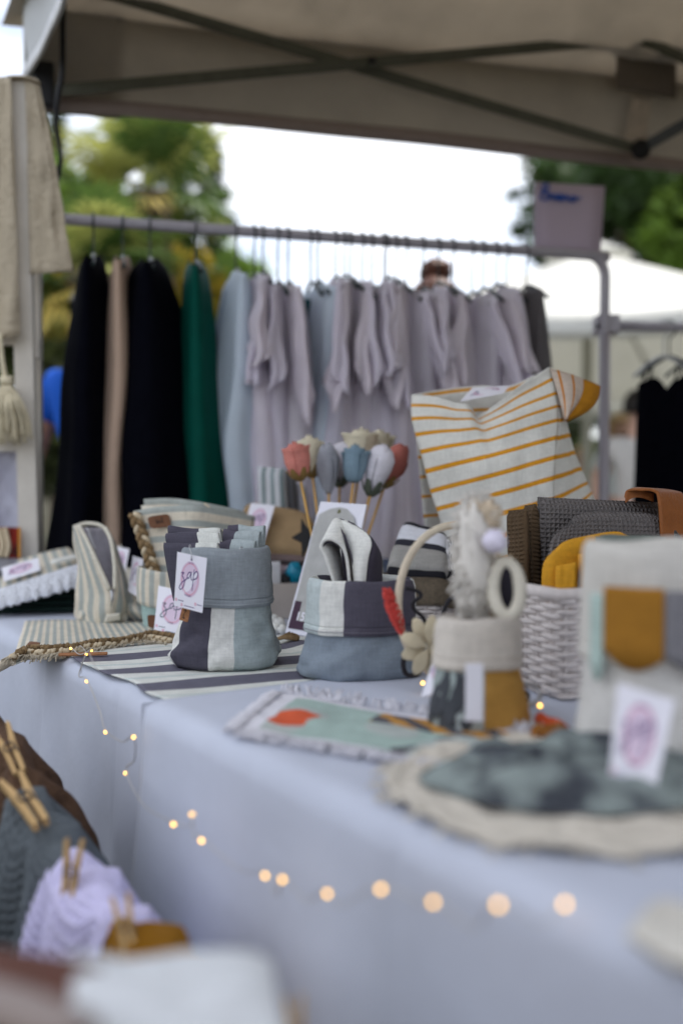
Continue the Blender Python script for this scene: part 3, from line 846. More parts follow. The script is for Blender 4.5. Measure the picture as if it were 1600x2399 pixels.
# second rail at the right with black tops
r2 = thing('clothes_rack', at(1640, 770, 2.900), 'second grey clothes rail with black tops at the right edge', 'clothes rack')
q0, q1 = at(1405, 763, 2.858), at(2050, 778, 3.070)
tube('rail', [q0, q1], .014, M_rail, r2, sides=12)
box('clamp', Fr(at(1421, 763, 2.824)), (-.035, .03, -.03, .03, -.025, .028), M_rail, r2, .006)
tube('clamp_screw', [at(1408, 765, 2.798), at(1396, 763, 2.798)], .009, M_blackp, r2)
tube('post', [q1, V((q1.x, q1.y, 0))], .014, M_rail, r2, sides=12)
dn2 = V((.9, -.43, 0)).normalized()
for px, lab, hl, sd, dz in ((1546, 'black strappy top hanging first on the second rail', 'pale wire hanger of the first black top', 71, -.20), (1559, 'black dress hanging second on the second rail', 'dark wire hanger of the second black dress', 72, -.17), (1618, 'black top cut off by the right edge of the photo', 'dark wire hanger at the right photo edge', 73, -.20)):
    p = lerp(q0, q1, (px - 1405) / 645.0)
    sh = hanger(px, hl, M_hkc if sd == 71 else M_hk, 'hangers on the second rail', .085, .085, at_=p + V((0, 0, .0)), dirn=dn2)
    for s_ in (1, -1):
        pass
    g_ = garment('strappy_dress', sh + V((0, 0, dz * .30)), M_navy, lab, 'top', 'black tops on the second rail', .66, .075, .10, .014, .048, sd, dirn=dn2, folds=4, neck=.05)
    for s_ in (1, -1):
        tube('strap', [sh + dn2 * .045 * s_ + V((0, 0, -.01)), sh + dn2 * .06 * s_ + V((0, 0, dz * .30 - .03))], .004, M_navy, g_, sides=6)

# ---------------- white ladder stand at the left with muslin cloths and a tassel
st = thing('display_ladder', at(60, 1300, 2.335) * 1.0, 'white wooden display ladder at the left with cloths hung over it', 'ladder')
st.location.z = 0
def plank(name, a, b, w_, t_, parent, m=M_paintw):
    x = (b - a).normalized(); f = Ax(a, x, V((0, -1, 0)))
    return box(name, f, (0, (b - a).length, -w_ / 2, w_ / 2, -t_ / 2, t_ / 2), m, parent, .003)
plank('rail_post', at(44, 192, 2.316), V((at(84, 1300, 2.374).x, 2.374, 0.02)), .046, .024, st)
plank('rail_post', at(80, 205, 2.384), V((at(112, 1300, 2.528).x - .02, 2.50, 0.02)), .030, .024, st)
plank('rail_post', at(-340, 192, 2.219), V((at(-340, 1300, 2.277).x, 2.277, 0.02)), .046, .024, st)
for py in (330, 790, 1040):
    plank('rung', at(62, py, 2.345), at(-345, py + 4, 2.248), .036, .022, st)
plank('hinge_block', at(78, 232, 2.335), at(78, 292, 2.335), .02, .03, st)
plank('hinge_block', at(83, 795, 2.355), at(84, 842, 2.355), .024, .03, st)
M_musl = mat('cream_muslin', (.54, .465, .35), rough=.95, var=.06, vscale=30, bump=('noise', 70, .9), transl=.15)
# cloth thrown over the ladder top: right hand fall and left hand fall
def drape(name, label, top, bl, br, d, m, seed, nu=26, nv=34, fold=.012, nf=4, parent=None):
    T0, T1 = top; 
    def fn(u, v):
        x = lerp(lerp(T0[0], T1[0], u), lerp(bl[0], br[0], u), v ** .85)
        y = lerp(lerp(T0[1], T1[1], u), lerp(bl[1], br[1], u), v)
        dd = d + fold * math.sin(u * PI * nf + seed + v) * (0.3 + v) + .01 * nz(u * 4, v * 6, seed)
        return at(x + 2.0 * nz(u * 3, v * 7, seed), y, dd)
    return grid(name, fn, nu, nv, m, parent, uv=(.2, .5), thick=.003)
mc = drape('muslin_cloth', None, ((60, 182), (92, 200)), (72, 642), (172, 636), 2.30, M_musl, 1, fold=.004, nf=2)
tag(mc, 'cream muslin cloth falling right of the white ladder post', 'cloth', 'muslin cloths on the ladder')
mc = drape('muslin_cloth', None, ((-30, 176), (26, 184)), (-60, 800), (48, 786), 2.285, M_musl, 5, fold=.010, nf=2)
tag(mc, 'cream muslin cloth falling left of the white ladder post', 'cloth', 'muslin cloths on the ladder')
mc = grid('muslin_fold', lambda u, v: at(lerp(-10, 94, u), 194 - 16 * math.sin(PI * u) ** .6 + 14 * v, 2.285 + .07 * v), 16, 6, M_musl, None, thick=.004)
tag(mc, 'folded cream muslin capping the top of the white ladder', 'cloth', 'muslin cloths on the ladder')
# tassel
M_yarn = mat('cream_yarn', (.64, .57, .41), rough=.95, var=.12, vscale=40)
ta = thing('yarn_tassel', at(22, 1040, 2.277), 'cream yarn tassel hanging on the white ladder', 'tassel')
q = random.Random(5); paths = []
for k in range(70):
    a = q.uniform(0, 2 * PI); rr = q.uniform(.2, 1)
    x0, x1 = 12 + 14 * rr * math.cos(a), 14 + (50 * rr + 6) * math.cos(a) + 8
    dd = 2.27 + .03 * rr * math.sin(a)
    y1 = q.uniform(1000, 1045)
    paths.append([at(x0 * .5 + 8, 900, 2.35), at(lerp(x0, x1, .45), 935 + q.uniform(-6, 6), dd), at(lerp(x0, x1, .8) + q.uniform(-4, 4), 980, dd), at(x1, y1, dd + .01)])
tubes('strands', [cat_rom(P, 4) for P in paths], .0032, M_yarn, ta, 5, kind='stuff')
tube('neck', [at(4, 892, 2.263), at(30, 892, 2.263)], .011, M_yarn, ta, sides=10)
tube('cord', [at(2, 780, 2.268), at(5, 830, 2.268), at(14, 892, 2.268)], .006, M_yarn, ta, n=5)
mc = drape('white_cloth', None, ((-40, 1010), (40, 1005)), (-60, 1245), (48, 1240), 2.36, mat('blue_white_cotton', (.58, .58, .68), var=.04, transl=.2), 9, nf=2)
tag(mc, 'plain white cloth hanging below the yarn tassel', 'cloth')

# ================================================================== tables and cloths
P0 = V((-.215, 1.225, 0)); TU = V((-.546, .838, 0)).normalized(); TN = V((.838, .546, 0)).normalized()
def tp(u, n, z): return P0 + TU * u + TN * n + V((0, 0, z))
M_tleg = mat('grey_table_leg', (.25, .25, .26), rough=.4, metal=.6); M_ttop = mat('table_board', (.55, .53, .5), rough=.5)
def table(u0, u1, n0, n1, z, label):
    t = thing('folding_table', tp((u0 + u1) / 2, (n0 + n1) / 2, 0), label, 'table')
    f = Ax(tp(u0, n0, 0), TU, V((0, 0, 1)))       # x along table, y = z cross x
    L, W = u1 - u0, n1 - n0
    box('tabletop', f, (0.01, L - .01, -W + .01, -.012, z - .035, z - .006), M_ttop, t, .004)
    for x in (.12, L - .12):
        for y in (-.08, -W + .08):
            box('leg', f, (x - .014, x + .014, y - .014, y + .014, 0, z - .03), M_tleg, t, .003)
    return t
def cloth(u0, u1, n0, n1, z, drop, label, seed, nf, amp, ends=(True, True)):
    t = thing('tablecloth', tp((u0 + u1) / 2, (n0 + n1) / 2, z - drop), label, 'tablecloth')
    rr = .016
    def fn(u, v):
        uu = lerp(u0, u1, u); w_ = v * 1.6                      # 0..1 top, 1..1.6 fall
        if w_ <= 1:
            n = lerp(n1, n0 + rr, w_); zz = z + .0015 * nz(uu * 9, n * 9, seed) + .0012 * math.exp(-((uu % .34 - .17) / .006) ** 2) + .004 * math.exp(-((n - n0) / .02) ** 2) * nz(uu * 5, seed)
        else:
            s_ = (w_ - 1) / .6 * drop
            if s_ < rr * 1.57:
                a = s_ / rr; n = n0 + rr - rr * math.sin(a); zz = z - rr + rr * math.cos(a)
            else:
                n = n0; zz = z - rr - (s_ - rr * 1.57)
            k = smst(0, .5, s_)
            n += .0035 * math.exp(-((uu % .34 - .17) / .006) ** 2) - .003 * math.exp(-((s_ - .30) / .006) ** 2) + .004 * nz(uu * 12, s_ * 10, seed) * k
            n -= k * amp * (1.0 + math.sin(uu * nf + 1.7 * nz(uu * 2, seed) * 2) + .5 * math.sin(uu * nf * 2.3 + seed)) + .01 * k + .012 * k * nz(uu * 7, zz * 3, seed)
        return tp(uu, n, zz)
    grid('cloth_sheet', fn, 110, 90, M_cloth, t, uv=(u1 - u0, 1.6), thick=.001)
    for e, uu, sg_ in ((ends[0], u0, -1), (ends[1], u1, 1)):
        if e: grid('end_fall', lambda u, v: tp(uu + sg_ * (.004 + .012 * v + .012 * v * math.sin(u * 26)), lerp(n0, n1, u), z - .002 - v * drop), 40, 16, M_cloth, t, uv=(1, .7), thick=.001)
    return t
table(0.015, 1.15, 0, .86, TZ, 'far folding table under the striped pouches')
table(-1.45, -.005, -.022, .95, TZ + .008, 'near folding table under the colourful fringed mat')
cloth(.0, 1.162, -.004, .865, TZ, .70, 'white cloth over the far table with folds on its front', 3, 17, .018)
cloth(-1.46, .012, -.028, .955, TZ + .009, .70, 'white cloth over the near table coming towards the camera', 8, 13, .018)
ZN = TZ + .0105    # top of near cloth
ZF = TZ + .0015

# ------------------------------------------------------------------ soft shapes
def pillow(name, c, th, m, parent=None, uv=None, nu=22, nv=18, ex=.5, wob=.0, seed=0, label=None, corner=0.0):
    """cushion-like solid between two sheets spanned by world corners c (u0v0,u1v0,u1v1,u0v1)"""
    c = [V(p) for p in c]
    nrm = (c[1] - c[0]).cross(c[3] - c[0]).normalized()
    W, H = ((c[1] - c[0]).length + (c[2] - c[3]).length) / 2, ((c[3] - c[0]).length + (c[2] - c[1]).length) / 2
    uv = uv or (W, H)
    vs, uvl, fs = [], [], []
    for sd in (1, -1):
        for j in range(nv + 1):
            for i in range(nu + 1):
                u, v = i / nu, j / nv
                U_, V_ = u, v
                if corner:   # round the corners of the outline
                    a, b = (u - .5) * 2, (v - .5) * 2
                    k = 1 - corner * (abs(a) ** 4) * (abs(b) ** 4) * .30
                    U_, V_ = .5 + a * k / 2, .5 + b * k / 2
                pr = max(0, (1 - abs(2 * u - 1) ** 5)) ** ex * max(0, (1 - abs(2 * v - 1) ** 5)) ** ex
                p = bil(c, U_, V_) + nrm * (sd * th * .5 * pr)
                if wob: p += nrm * wob * nz(u * 4, v * 4, seed) + (c[3] - c[0]) * (wob * 1.2 * nz(u * 3 + 5, v * 2, seed))
                vs.append(p); uvl.append((u * uv[0], v * uv[1]))
        o = 0 if sd == 1 else (nu + 1) * (nv + 1)
        for j in range(nv):
            for i in range(nu):
                a = o + j * (nu + 1) + i
                f = (a, a + 1, a + nu + 2, a + nu + 1)
                fs.append(f if sd == 1 else f[::-1])
    return link(name, vs, fs, m, parent, uvl, label=label)
def ruled(name, A, B, m, parent=None, bulge=0.0, uv=(.1, .1), nu=18, n=5, thick=.0025, label=None, wob=0.0, seed=0, mfn=None):
    """sheet between two lines of world points, bulging towards the camera"""
    A, B = cat_rom(A, n), cat_rom(B, n)
    k = min(len(A), len(B)) - 1
    def sm(P, t):
        x = t * (len(P) - 1); i = min(int(x), len(P) - 2); return lerp(P[i], P[i + 1], x - i)
    def fn(u, v):
        p = lerp(sm(A, v), sm(B, v), u)
        return p + V((0, -1, 0)) * (bulge * math.sin(PI * u)) + V((nz(u * 3, v * 4, seed), nz(u * 3 + 9, v * 4, seed), .4 * nz(u * 3, v * 4 + 7, seed))) * wob
    return grid(name, fn, nu, k, m, parent, uv=uv, thick=thick, label=label, mfn=mfn)
def pts(*a): return [at(*p) for p in a]
class QF:
    """frame on a quad: x,z in 0..1 over the quad, y along its outward normal (towards the viewer is negative)"""
    def __init__(s, c):
        s.c = [V(p) for p in c]
        s.n = (s.c[1] - s.c[0]).cross(s.c[3] - s.c[0]).normalized()
        if s.n.dot(CAM - s.c[0]) > 0: s.n = -s.n
        s.w = (s.c[1] - s.c[0]).length; s.h = (s.c[3] - s.c[0]).length
    def __call__(s, x, y, z): return bil(s.c, x, z) + s.n * y
ZAP = [[(.18, .63), (.23, .645), (.275, .64), (.22, .59), (.27, .55), (.315, .49), (.295, .40), (.22, .335), (.165, .335), (.155, .375), (.23, .46), (.36, .53), (.42, .58)],
       [(.50, .685), (.43, .66), (.40, .59), (.44, .56), (.50, .63), (.525, .685), (.525, .60), (.545, .548), (.58, .55)],
       [(.615, .75), (.607, .6), (.598, .45), (.59, .345)], [(.60, .62), (.66, .70), (.72, .715), (.75, .665), (.72, .60), (.64, .568), (.60, .565)]]
def bars(name, rects, q, m, parent, y):
    vs, fs = [], []
    for x0, x1, z0, z1 in rects:
        o = len(vs); vs += [q(x0, y, z0), q(x1, y, z0), q(x1, y, z1), q(x0, y, z1)]; fs.append((o, o + 1, o + 2, o + 3))
    return link(name, vs, fs, m, parent, smooth=False)
def card(name, label, c, ink, group='printed brand cards', pin=None, detail=True, th=.0006):
    q = QF(c); base = min(c, key=lambda p: p.z)
    t = thing(name, base, label, 'card', group)
    vs = [q(x, y, z) for y in (0, th) for x, z in ((0, 0), (1, 0), (1, 1), (0, 1))]
    link('paper', vs, [(0, 1, 2, 3), (7, 6, 5, 4), (0, 4, 5, 1), (1, 5, 6, 2), (2, 6, 7, 3), (3, 7, 4, 0)], M_card, t, smooth=False)
    disc('pink_roundel', q, .33, .33, M_pinkp, t, y=-.0003, cx=.49, cz=.55)
    disc('roundel_ring', q, .285, .295, M_rosep, t, y=-.0005, hole=.94, cx=.49, cz=.55)
    strokes('lettering', ZAP, .020, q, ink, t, y=-.0007)
    if detail:
        asp = q.h / q.w
        words('upper_word', 'MODA', .040, q, ink, t, .49, .845, y=-.0006, sx=asp * .8)
        words('lower_word', 'HOGAR', .046, q, ink, t, .46, .245, y=-.0006, sx=asp * .8)
        bars('small_print', [(.14, .33, .118, .130), (.36, .72, .045, .057), (.80, .97, .118, .130)], q, ink, t, -.0005)
        for x, z in ((.07, .125), (.27, .055), (.74, .125)):
            disc('icon', q, .035, .028, M_rosep, t, y=-.0005, hole=.45, cx=x, cz=z, n=14)
    if pin:
        disc('eyelet', q, .028, .02, M_inkp, t, y=-.0009, cx=.5, cz=.915, n=14)
        tube('safety_pin', [q(.5, -.001, .915), q(.5, -.003, 1.02), V(pin) - V((.001, 0, .004)), V(pin), V(pin) + V((.002, .003, -.006))], .0006, M_steel, t, sides=6, n=4)
    return t
def sack(name, label, cat, ctr, yaw, prof, m, cuff=None, crease=.05, dents=(),  cuffm=None, lining=M_dark, sq=3.0, ratio=1.0, seed=0, wob=.05, group=None, uvw=1.0, ears=0.0, hem=None, rimw=.004, inner=.06):
    """fabric bag: prof [(z, radius)], cuff=(z_bottom, z_rim, radius)"""
    t = thing(name, ctr, label, cat, group); f = Fr(ctr, yaw)
    H = prof[-1][0]
    def rad(a, r_, e=sq):
        c_, s_ = abs(math.cos(a)), abs(math.sin(a))
        return r_ / max(1e-6, (c_ ** e + s_ ** e) ** (1 / e))
    def ring(a, z, r_, k=1.0):
        ee = lerp(sq, 2.1, smst(0, H * .6, z))
        R_ = rad(a, r_, ee)
        R_ *= 1 + wob * k * (nz(math.cos(a) * 1.6 + seed, math.sin(a) * 1.6, z * 22) + .4 * nz(math.cos(a) * 4 + seed, math.sin(a) * 4, z * 40)) * (1 - .5 * z / H)
        rg = 1 - abs(nz(a * 1.1 + seed + z * 14, z * 26 - a * .7, seed * 1.3)) * 3
        R_ *= 1 + crease * k * max(0, rg) * (1.15 - z / H)
        for da, dz, wa, wz, am in dents: R_ *= 1 + am * math.exp(-((a - da + .25 * math.sin(z * 90)) / wa) ** 2 - ((z - dz) / wz) ** 2)
        return f(math.cos(a) * R_, math.sin(a) * R_ * ratio, z)
    grid('body', lambda u, v: ring(2 * PI * u, H * v, interp(prof, H * v)), 96, 30, m, t, uv=(uvw, H), cu=True, thick=.002)
    link('base', [ring(2 * PI * k / 48, .0012, prof[0][1] * .995) for k in range(48)], [tuple(range(48))], m if not isinstance(m, list) else m[0], t)
    if ears:
        blob('corner_ear', f(prof[0][1] * 1.0, .012, .020), ears, MATS['pale_grey_linen'], t, amp=.3, fq=2.5, seed=3, sq=(1.1, 1.3, .95))
    if cuff:
        zb, zr, rc = cuff
        pf = [(rc - .010, zr - inner), (rc - .0085, zr - .018), (rc - .006, zr - .004), (rc - .002, zr + .0008), (rc + .002, zr - .002), (rc + .0045, zr - .010), (rc + .0052, (zr * 2 + zb) / 3), (rc + .0056, (zr + 2 * zb) / 3), (rc + .0062, zb + .0135), (rc + .0048, zb + .0120), (rc + .0066, zb + .0105), (rc + .0070, zb + .004), (rc + .0055, zb), (rc + .002, zb + .002)]
        def cf(u, v):
            a = 2 * PI * u; x = v * (len(pf) - 1); i = min(int(x), len(pf) - 2); k = x - i
            r_ = lerp(pf[i][0], pf[i + 1][0], k); z = lerp(pf[i][1], pf[i + 1][1], k)
            p = ring(a, z, r_, .5)
            return p + V((0, 0, .005 * nz(math.cos(a) * 1.3 + seed, math.sin(a) * 1.3, 3) * (1 if v < .6 else .6)))
        cob = grid('cuff', cf, 110, 72, cuffm or m, t, uv=(uvw, H), cu=True)
        if hem: grid('stitched_hem', lambda u, v: (lambda q_: q_ + (q_ - f(0, 0, (q_ - V(ctr)).z)).normalized() * .0012)(cf(u, .82 + .012 * v)), 96, 1, hem, cob, cu=True)
        rr, zz = rc - .010, zr - inner
    else:
        rr, zz = prof[-1][1] - .004, H - .05
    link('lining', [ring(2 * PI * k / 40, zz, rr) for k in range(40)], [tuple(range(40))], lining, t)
    return t
def folded(name, f, w_, heights, gap, m, parent, uvs=None, thick=.0022, skew=0.0, seed=0, label=None):
    """cloth folded like a concertina: heights of the successive upper folds; x along the fold"""
    P = []
    y = 0
    for k, h in enumerate(heights):
        P += [(y, 0), (y, h * .6), (y, h - gap * .5), (y + gap * .25, h - gap * .1), (y + gap * .5, h), (y + gap * .75, h - gap * .1), (y + gap, h - gap * .5), (y + gap, h * .5), (y + gap, .0)]
        y += gap * 1.5
    L = sum(math.dist(P[i], P[i + 1]) for i in range(len(P) - 1))
    def fn(u, v):
        x = v * (len(P) - 1); i = min(int(x), len(P) - 2); k = x - i
        yy, zz = lerp(P[i][0], P[i + 1][0], k), lerp(P[i][1], P[i + 1][1], k)
        return f((u - .5) * w_ + skew * zz + .003 * nz(v * 9, u * 2, seed), yy + .004 * nz(u * 4, v * 7, seed), zz + .004 * nz(u * 3, yy * 60, seed) * (zz > .02))
    return grid(name, fn, 20, len(P) * 3, m, parent, uv=uvs or (w_, L), thick=thick, label=label)
def braid(name, path, r, m1, m2, parent, turns, amp):
    P = cat_rom(path, 12); n = len(P)
    for k in range(3):
        Q = []
        for i, p in enumerate(P):
            t_ = (P[min(i + 1, n - 1)] - P[max(i - 1, 0)]).normalized()
            sd = t_.cross(V((0, 1, 0)) if abs(t_.y) < .8 else V((0, 0, 1))).normalized(); dp = t_.cross(sd)
            a = 2 * PI * turns * i / n + k * 2 * PI / 3
            Q.append(p + sd * amp * math.sin(a) + dp * amp * .55 * math.sin(2 * a))
        tube(name, Q, r * (1 if k else .8), m1 if k else m2, parent, sides=7)

# ================================================================== striped things on the far table (left)
SAGE = (.37, .395, .37); ECRU = (.66, .60, .49)
M_st = mat('sage_stripe_linen_v', ECRU, stripes=(0, .0215, [(0, ECRU), (.5, SAGE)]), bump=LIN, var=.08, vscale=60)
M_sth = mat('sage_stripe_linen_h', ECRU, stripes=(1, .027, [(0, ECRU), (.5, SAGE)]), bump=LIN, var=.08, vscale=60)
M_jute = mat('jute_rope', (.26, .175, .09), rough=.95, var=.3, vscale=120, bump=('noise', 300, .6))
M_cord = mat('cream_cord', (.60, .50, .35), rough=.9, var=.1, vscale=80)
M_lace = mat('white_lace', (.74, .76, .82), rough=.9, var=.15, vscale=150, bump=('noise', 160, 1.0))
M_bottle = mat('bottle_green_cloth', (.012, .03, .026), rough=.9, var=.2)
M_lilac = mat('lilac_lining', (.42, .40, .45), bump=LIN, var=.06)
# dark green folded cloth under the lace pouch
dg = thing('folded_cloth', tb(110, 1440), 'dark green folded cloth under the lace-edged pouch', 'cloth')
a0 = tb(108, 1441)
for k in range(4):
    f = Fr(a0 + V((.0, .06, .010 + k * .0135)), R(6 - 3 * k))
    pillow('folded_layer', [f(-.17, -.055 + k * .006, 0), f(.068 - k * .003, -.055 + k * .006, 0), f(.068, .10, 0), f(-.17, .10, 0)], .015, M_bottle, dg, wob=.003, seed=k)
# lace pouch on top
lp_ = thing('lace_pouch', at(90, 1410, 2.2), 'flat sage striped pouch with white lace edge at the left', 'pouch')
c = [at(-40, 1418, 2.05), at(196, 1336, 2.13), at(168, 1280, 2.30), at(-40, 1340, 2.26)]
pillow('body', c, .022, M_st, lp_, wob=.003, seed=2)
def lace(u, v):
    p = lerp(at(-42, 1400, 2.06), at(192, 1326, 2.13), u); q_ = lerp(at(-36, 1440, 2.02), at(192, 1378, 2.10), u)
    r_ = lerp(p, q_, v * (.86 + .10 * abs(math.sin(u * 31 + 2 * nz(u * 6))) + .06 * nz(u * 40)))
    return r_ + V((0, -.012 * math.sin(PI * v * .8) + .003 * math.sin(u * 55) * v, .006 * (1 - v)))
grid('lace_edge', lace, 120, 8, M_lace, lp_, uv=(.25, .05), thick=.003)
pillow('zip_tape', [at(120, 1322, 2.125), at(185, 1306, 2.16), at(183, 1298, 2.18), at(120, 1313, 2.15)], .006, M_offw, lp_)
card('brand_card', 'white brand card lying on the lace-edged pouch', [at(10, 1362, 2.09), at(95, 1336, 2.12), at(91, 1306, 2.17), at(5, 1330, 2.14)], M_inkp, detail=False)
# grey tray and photo print behind the stand foot
gt = thing('grey_tray', at(40, 1325, 2.250), 'grey flat tray with a coloured print at the left edge', 'tray')
pillow('tray_plate', [at(-60, 1345, 2.142), at(118, 1328, 2.178), at(110, 1310, 2.340), at(-60, 1302, 2.322)], .008, mat('grey_plastic', (.22, .23, .27), rough=.4), gt, ex=.15)
box('tray_foot', Fr(V((at(20, 1325, 2.22).x, 2.22, ZF))), (-.06, .05, -.05, .05, 0, at(20, 1330, 2.22).z - ZF - .004), MATS['grey_plastic'], gt, .003)
pf_ = thing('picture_frame', at(20, 1305, 2.304), 'small red and gold picture propped behind the ladder foot', 'picture')
pq_ = QF([at(-60, 1305, 2.286), at(50, 1308, 2.304), at(50, 1236, 2.322), at(-60, 1232, 2.304)])
link('print', [pq_(0, 0, 0), pq_(1, 0, 0), pq_(1, 0, 1), pq_(0, 0, 1)], [(0, 1, 2, 3)], mat('dark_red_print', (.055, .012, .012), vcol=((.30, .02, .008), 14), var=.3, vscale=30), pf_, smooth=False)
bars('gold_edge', [(.94, 1, 0, 1)], pq_, mat('gold_edge', (.5, .22, .02), rough=.4), pf_, -.002)
for k, x in enumerate((.55, .68)): tube('twig', [pq_(x, -.004, 0), pq_(x + .06, -.004, .4), pq_(x - .02, -.004, .95)], .006, M_cord, pf_, n=4)
# upright zip pouch
zp = thing('zip_pouch', tb(240, 1455), 'upright sage striped pouch with its zip wide open', 'pouch')
dz_ = tb(240, 1458).y
lo = pts((173, 1236, dz_ + .02), (174, 1275, dz_ + .012), (182, 1330, dz_), (178, 1400, dz_ - .01), (176, 1440, dz_), (186, 1456, dz_ - .015))
lip = pts((186, 1232, dz_ - .005), (206, 1268, dz_ - .02), (232, 1325, dz_ - .035), (258, 1382, dz_ - .045), (262, 1425, dz_ - .055), (262, 1460, dz_ - .045))
lip2 = pts((247, 1236, dz_ - .002), (262, 1268, dz_ - .018), (270, 1325, dz_ - .034), (270, 1380, dz_ - .045), (264, 1425, dz_ - .055), (264, 1460, dz_ - .045))
ro = pts((250, 1240, dz_ + .02), (268, 1275, dz_ + .02), (288, 1335, dz_ + .015), (303, 1395, dz_ + .01), (312, 1430, dz_ + .01), (298, 1456, dz_ - .0))
ruled('front_panel', lo, lip, M_st, zp, bulge=.012, uv=(.075, .2), wob=.003)
ruled('front_panel', lip2, ro, M_st, zp, bulge=.010, uv=(.045, .2), wob=.003, seed=3)
ruled('back_panel', [p + V((0, .012, 0)) for p in lo], [p + V((0, .012, 0)) for p in ro], M_st, zp, bulge=-.03, uv=(.12, .2))
ruled('lining', [p + V((.002, .006, 0)) for p in lo], [p + V((-.002, .006, 0)) for p in ro], M_lilac, zp, bulge=-.018, wob=.006, seed=4)
tube('zip_binding', [p + V((0, -.002, 0)) for p in lip[:4]], .0042, M_cream, zp, n=6)
tube('zip_binding', [p + V((0, -.002, 0)) for p in lip2[:4]], .0042, M_cream, zp, n=6)
tube('top_binding', pts((173, 1236, dz_ + .02), (200, 1227, dz_ + .03), (230, 1229, dz_ + .025), (250, 1240, dz_ + .02)), .0042, M_cream, zp, n=5)
tube('zip_pull', pts((262, 1383, dz_ - .055), (264, 1398, dz_ - .058), (263, 1408, dz_ - .058)), .003, M_steel, zp, n=4)
tube('zip_teeth', pts((206, 1236, dz_ + .0), (214, 1262, dz_ - .012), (226, 1290, dz_ - .02)), .0022, M_steel, zp, n=4)
pillow('base_tab', pts((244, 1458, dz_ - .056), (284, 1452, dz_ - .05), (282, 1436, dz_ - .055), (250, 1440, dz_ - .06)), .008, M_cream, zp)
pillow('base_fold', pts((186, 1458, dz_ - .02), (300, 1460, dz_ - .02), (306, 1430, dz_ + .005), (184, 1430, dz_ + .005)), .05, M_st, zp, uv=(.12, .03))
# pouches and tags behind
bp = thing('cream_pouch', tb(300, 1400), 'cream pouch half hidden behind the upright zip pouch', 'pouch')
pillow('body', pts((255, 1400, 2.28), (345, 1400, 2.26), (335, 1268, 2.34), (262, 1272, 2.36)), .05, M_cream, bp, wob=.006)
bp = thing('ecru_pouch', tb(320, 1450), 'small ecru pouch on the table beside the mint basket', 'pouch')
pillow('body', pts((292, 1450, 1.99), (352, 1452, 1.95), (350, 1400, 2.02), (296, 1372, 2.05)), .05, M_st, bp, wob=.004)
card('hang_tag', 'white brand tag right behind the zip pouch, partly hidden', pts((262, 1350, 2.16), (290, 1356, 2.14), (304, 1286, 2.18), (272, 1280, 2.20)), M_inkp, detail=False)
card('hang_tag', 'white brand tag tilted beside the striped basket rim', pts((300, 1385, 1.97), (326, 1400, 1.94), (336, 1310, 1.97), (312, 1302, 2.0)), M_inkp, detail=False)
# striped fabric basket with mint foot
bc = tb(402, 1470); bd = bc.y
sb = thing('fabric_basket', bc, 'round sage striped fabric basket with mint foot holding a clutch', 'basket')
fb = Fr(bc, 0)
rb = 78 * mpp(bd)
M_mint = mat('mint_cotton', (.34, .47, .45), bump=LIN, var=.07)
grid('foot', lambda u, v: fb(math.cos(2 * PI * u) * rb * (.80 + .1 * v) * (1 + .03 * nz(u * 9, v)), math.sin(2 * PI * u) * rb * (.80 + .1 * v), .06 * v), 40, 8, M_mint, sb, uv=(.35, .06), cu=True, thick=.002)
zr1 = (1470 - 1338) * mpp(bd) + .006
def bskt(u, v):
    P_ = [(.90, zr1 - .03), (.93, zr1 - .005), (.97, zr1 + .002), (1.0, zr1 - .003), (1.03, zr1 - .03), (1.02, .050), (.98, .046)]
    x = v * 6; i = min(int(x), 5); k = x - i; r_, z = lerp(P_[i][0], P_[i + 1][0], k), lerp(P_[i][1], P_[i + 1][1], k)
    a = 2 * PI * u; return fb(math.cos(a) * rb * r_, math.sin(a) * rb * r_, z + .004 * math.sin(a * 2 + 1))
grid('striped_cuff', bskt, 60, 24, M_st, sb, uv=(.40, .13), cu=True)
link('lining', [fb(math.cos(k * PI / 16) * rb * .9, math.sin(k * PI / 16) * rb * .9, zr1 - .035) for k in range(32)], [tuple(range(32))], M_lilac, sb)
lab = QF(pts((348, 1470, bd - rb - .004), (376, 1474, bd - rb - .006), (376, 1442, bd - rb - .006), (345, 1440, bd - rb - .004)))
plate('leather_label', lab, [(x / 1 + .5, z + .5) for x, z in rrect(1, 1, .2)], .002, M_wdark, sb)
# clutch standing in it
cl = thing('striped_clutch', at(430, 1420, bd), 'sage striped clutch with braided edge and leather label in the basket', 'clutch')
T_ = pts((314, 1197, bd + .0), (380, 1187, bd - .02), (455, 1184, bd - .045), (530, 1196, bd - .0), (597, 1209, bd + .06))
B_ = pts((366, 1425, bd + .0), (400, 1425, bd - .02), (455, 1425, bd - .045), (520, 1420, bd + .0), (576, 1402, bd + .06))
ruled('front_panel', [*T_], [*B_], mat('sage_stripe_cl', ECRU, stripes=(0, .0268, [(0, SAGE), (.42, ECRU)]), bump=LIN, var=.09, vscale=60), cl, uv=(.186, .25), nu=30, thick=.004, wob=.003)
T2 = pts((338, 1169, bd + .05), (400, 1167, bd + .045), (470, 1176, bd + .03), (540, 1190, bd + .05), (575, 1200, bd + .09))
B2 = pts((348, 1300, bd + .05), (400, 1300, bd + .045), (470, 1300, bd + .03), (540, 1300, bd + .05), (570, 1300, bd + .09))
ruled('back_panel', T2, B2, MATS['sage_stripe_cl'], cl, uv=(.10, .25), nu=16, thick=.004)
T3 = pts((332, 1184, bd + .03), (400, 1188, bd + .02), (455, 1188, bd - .0)); B3 = pts((350, 1300, bd + .03), (400, 1300, bd + .02), (455, 1300, bd))
ruled('inner_fold', T3, B3, M_cream, cl, uv=(.10, .12), nu=10, thick=.004)
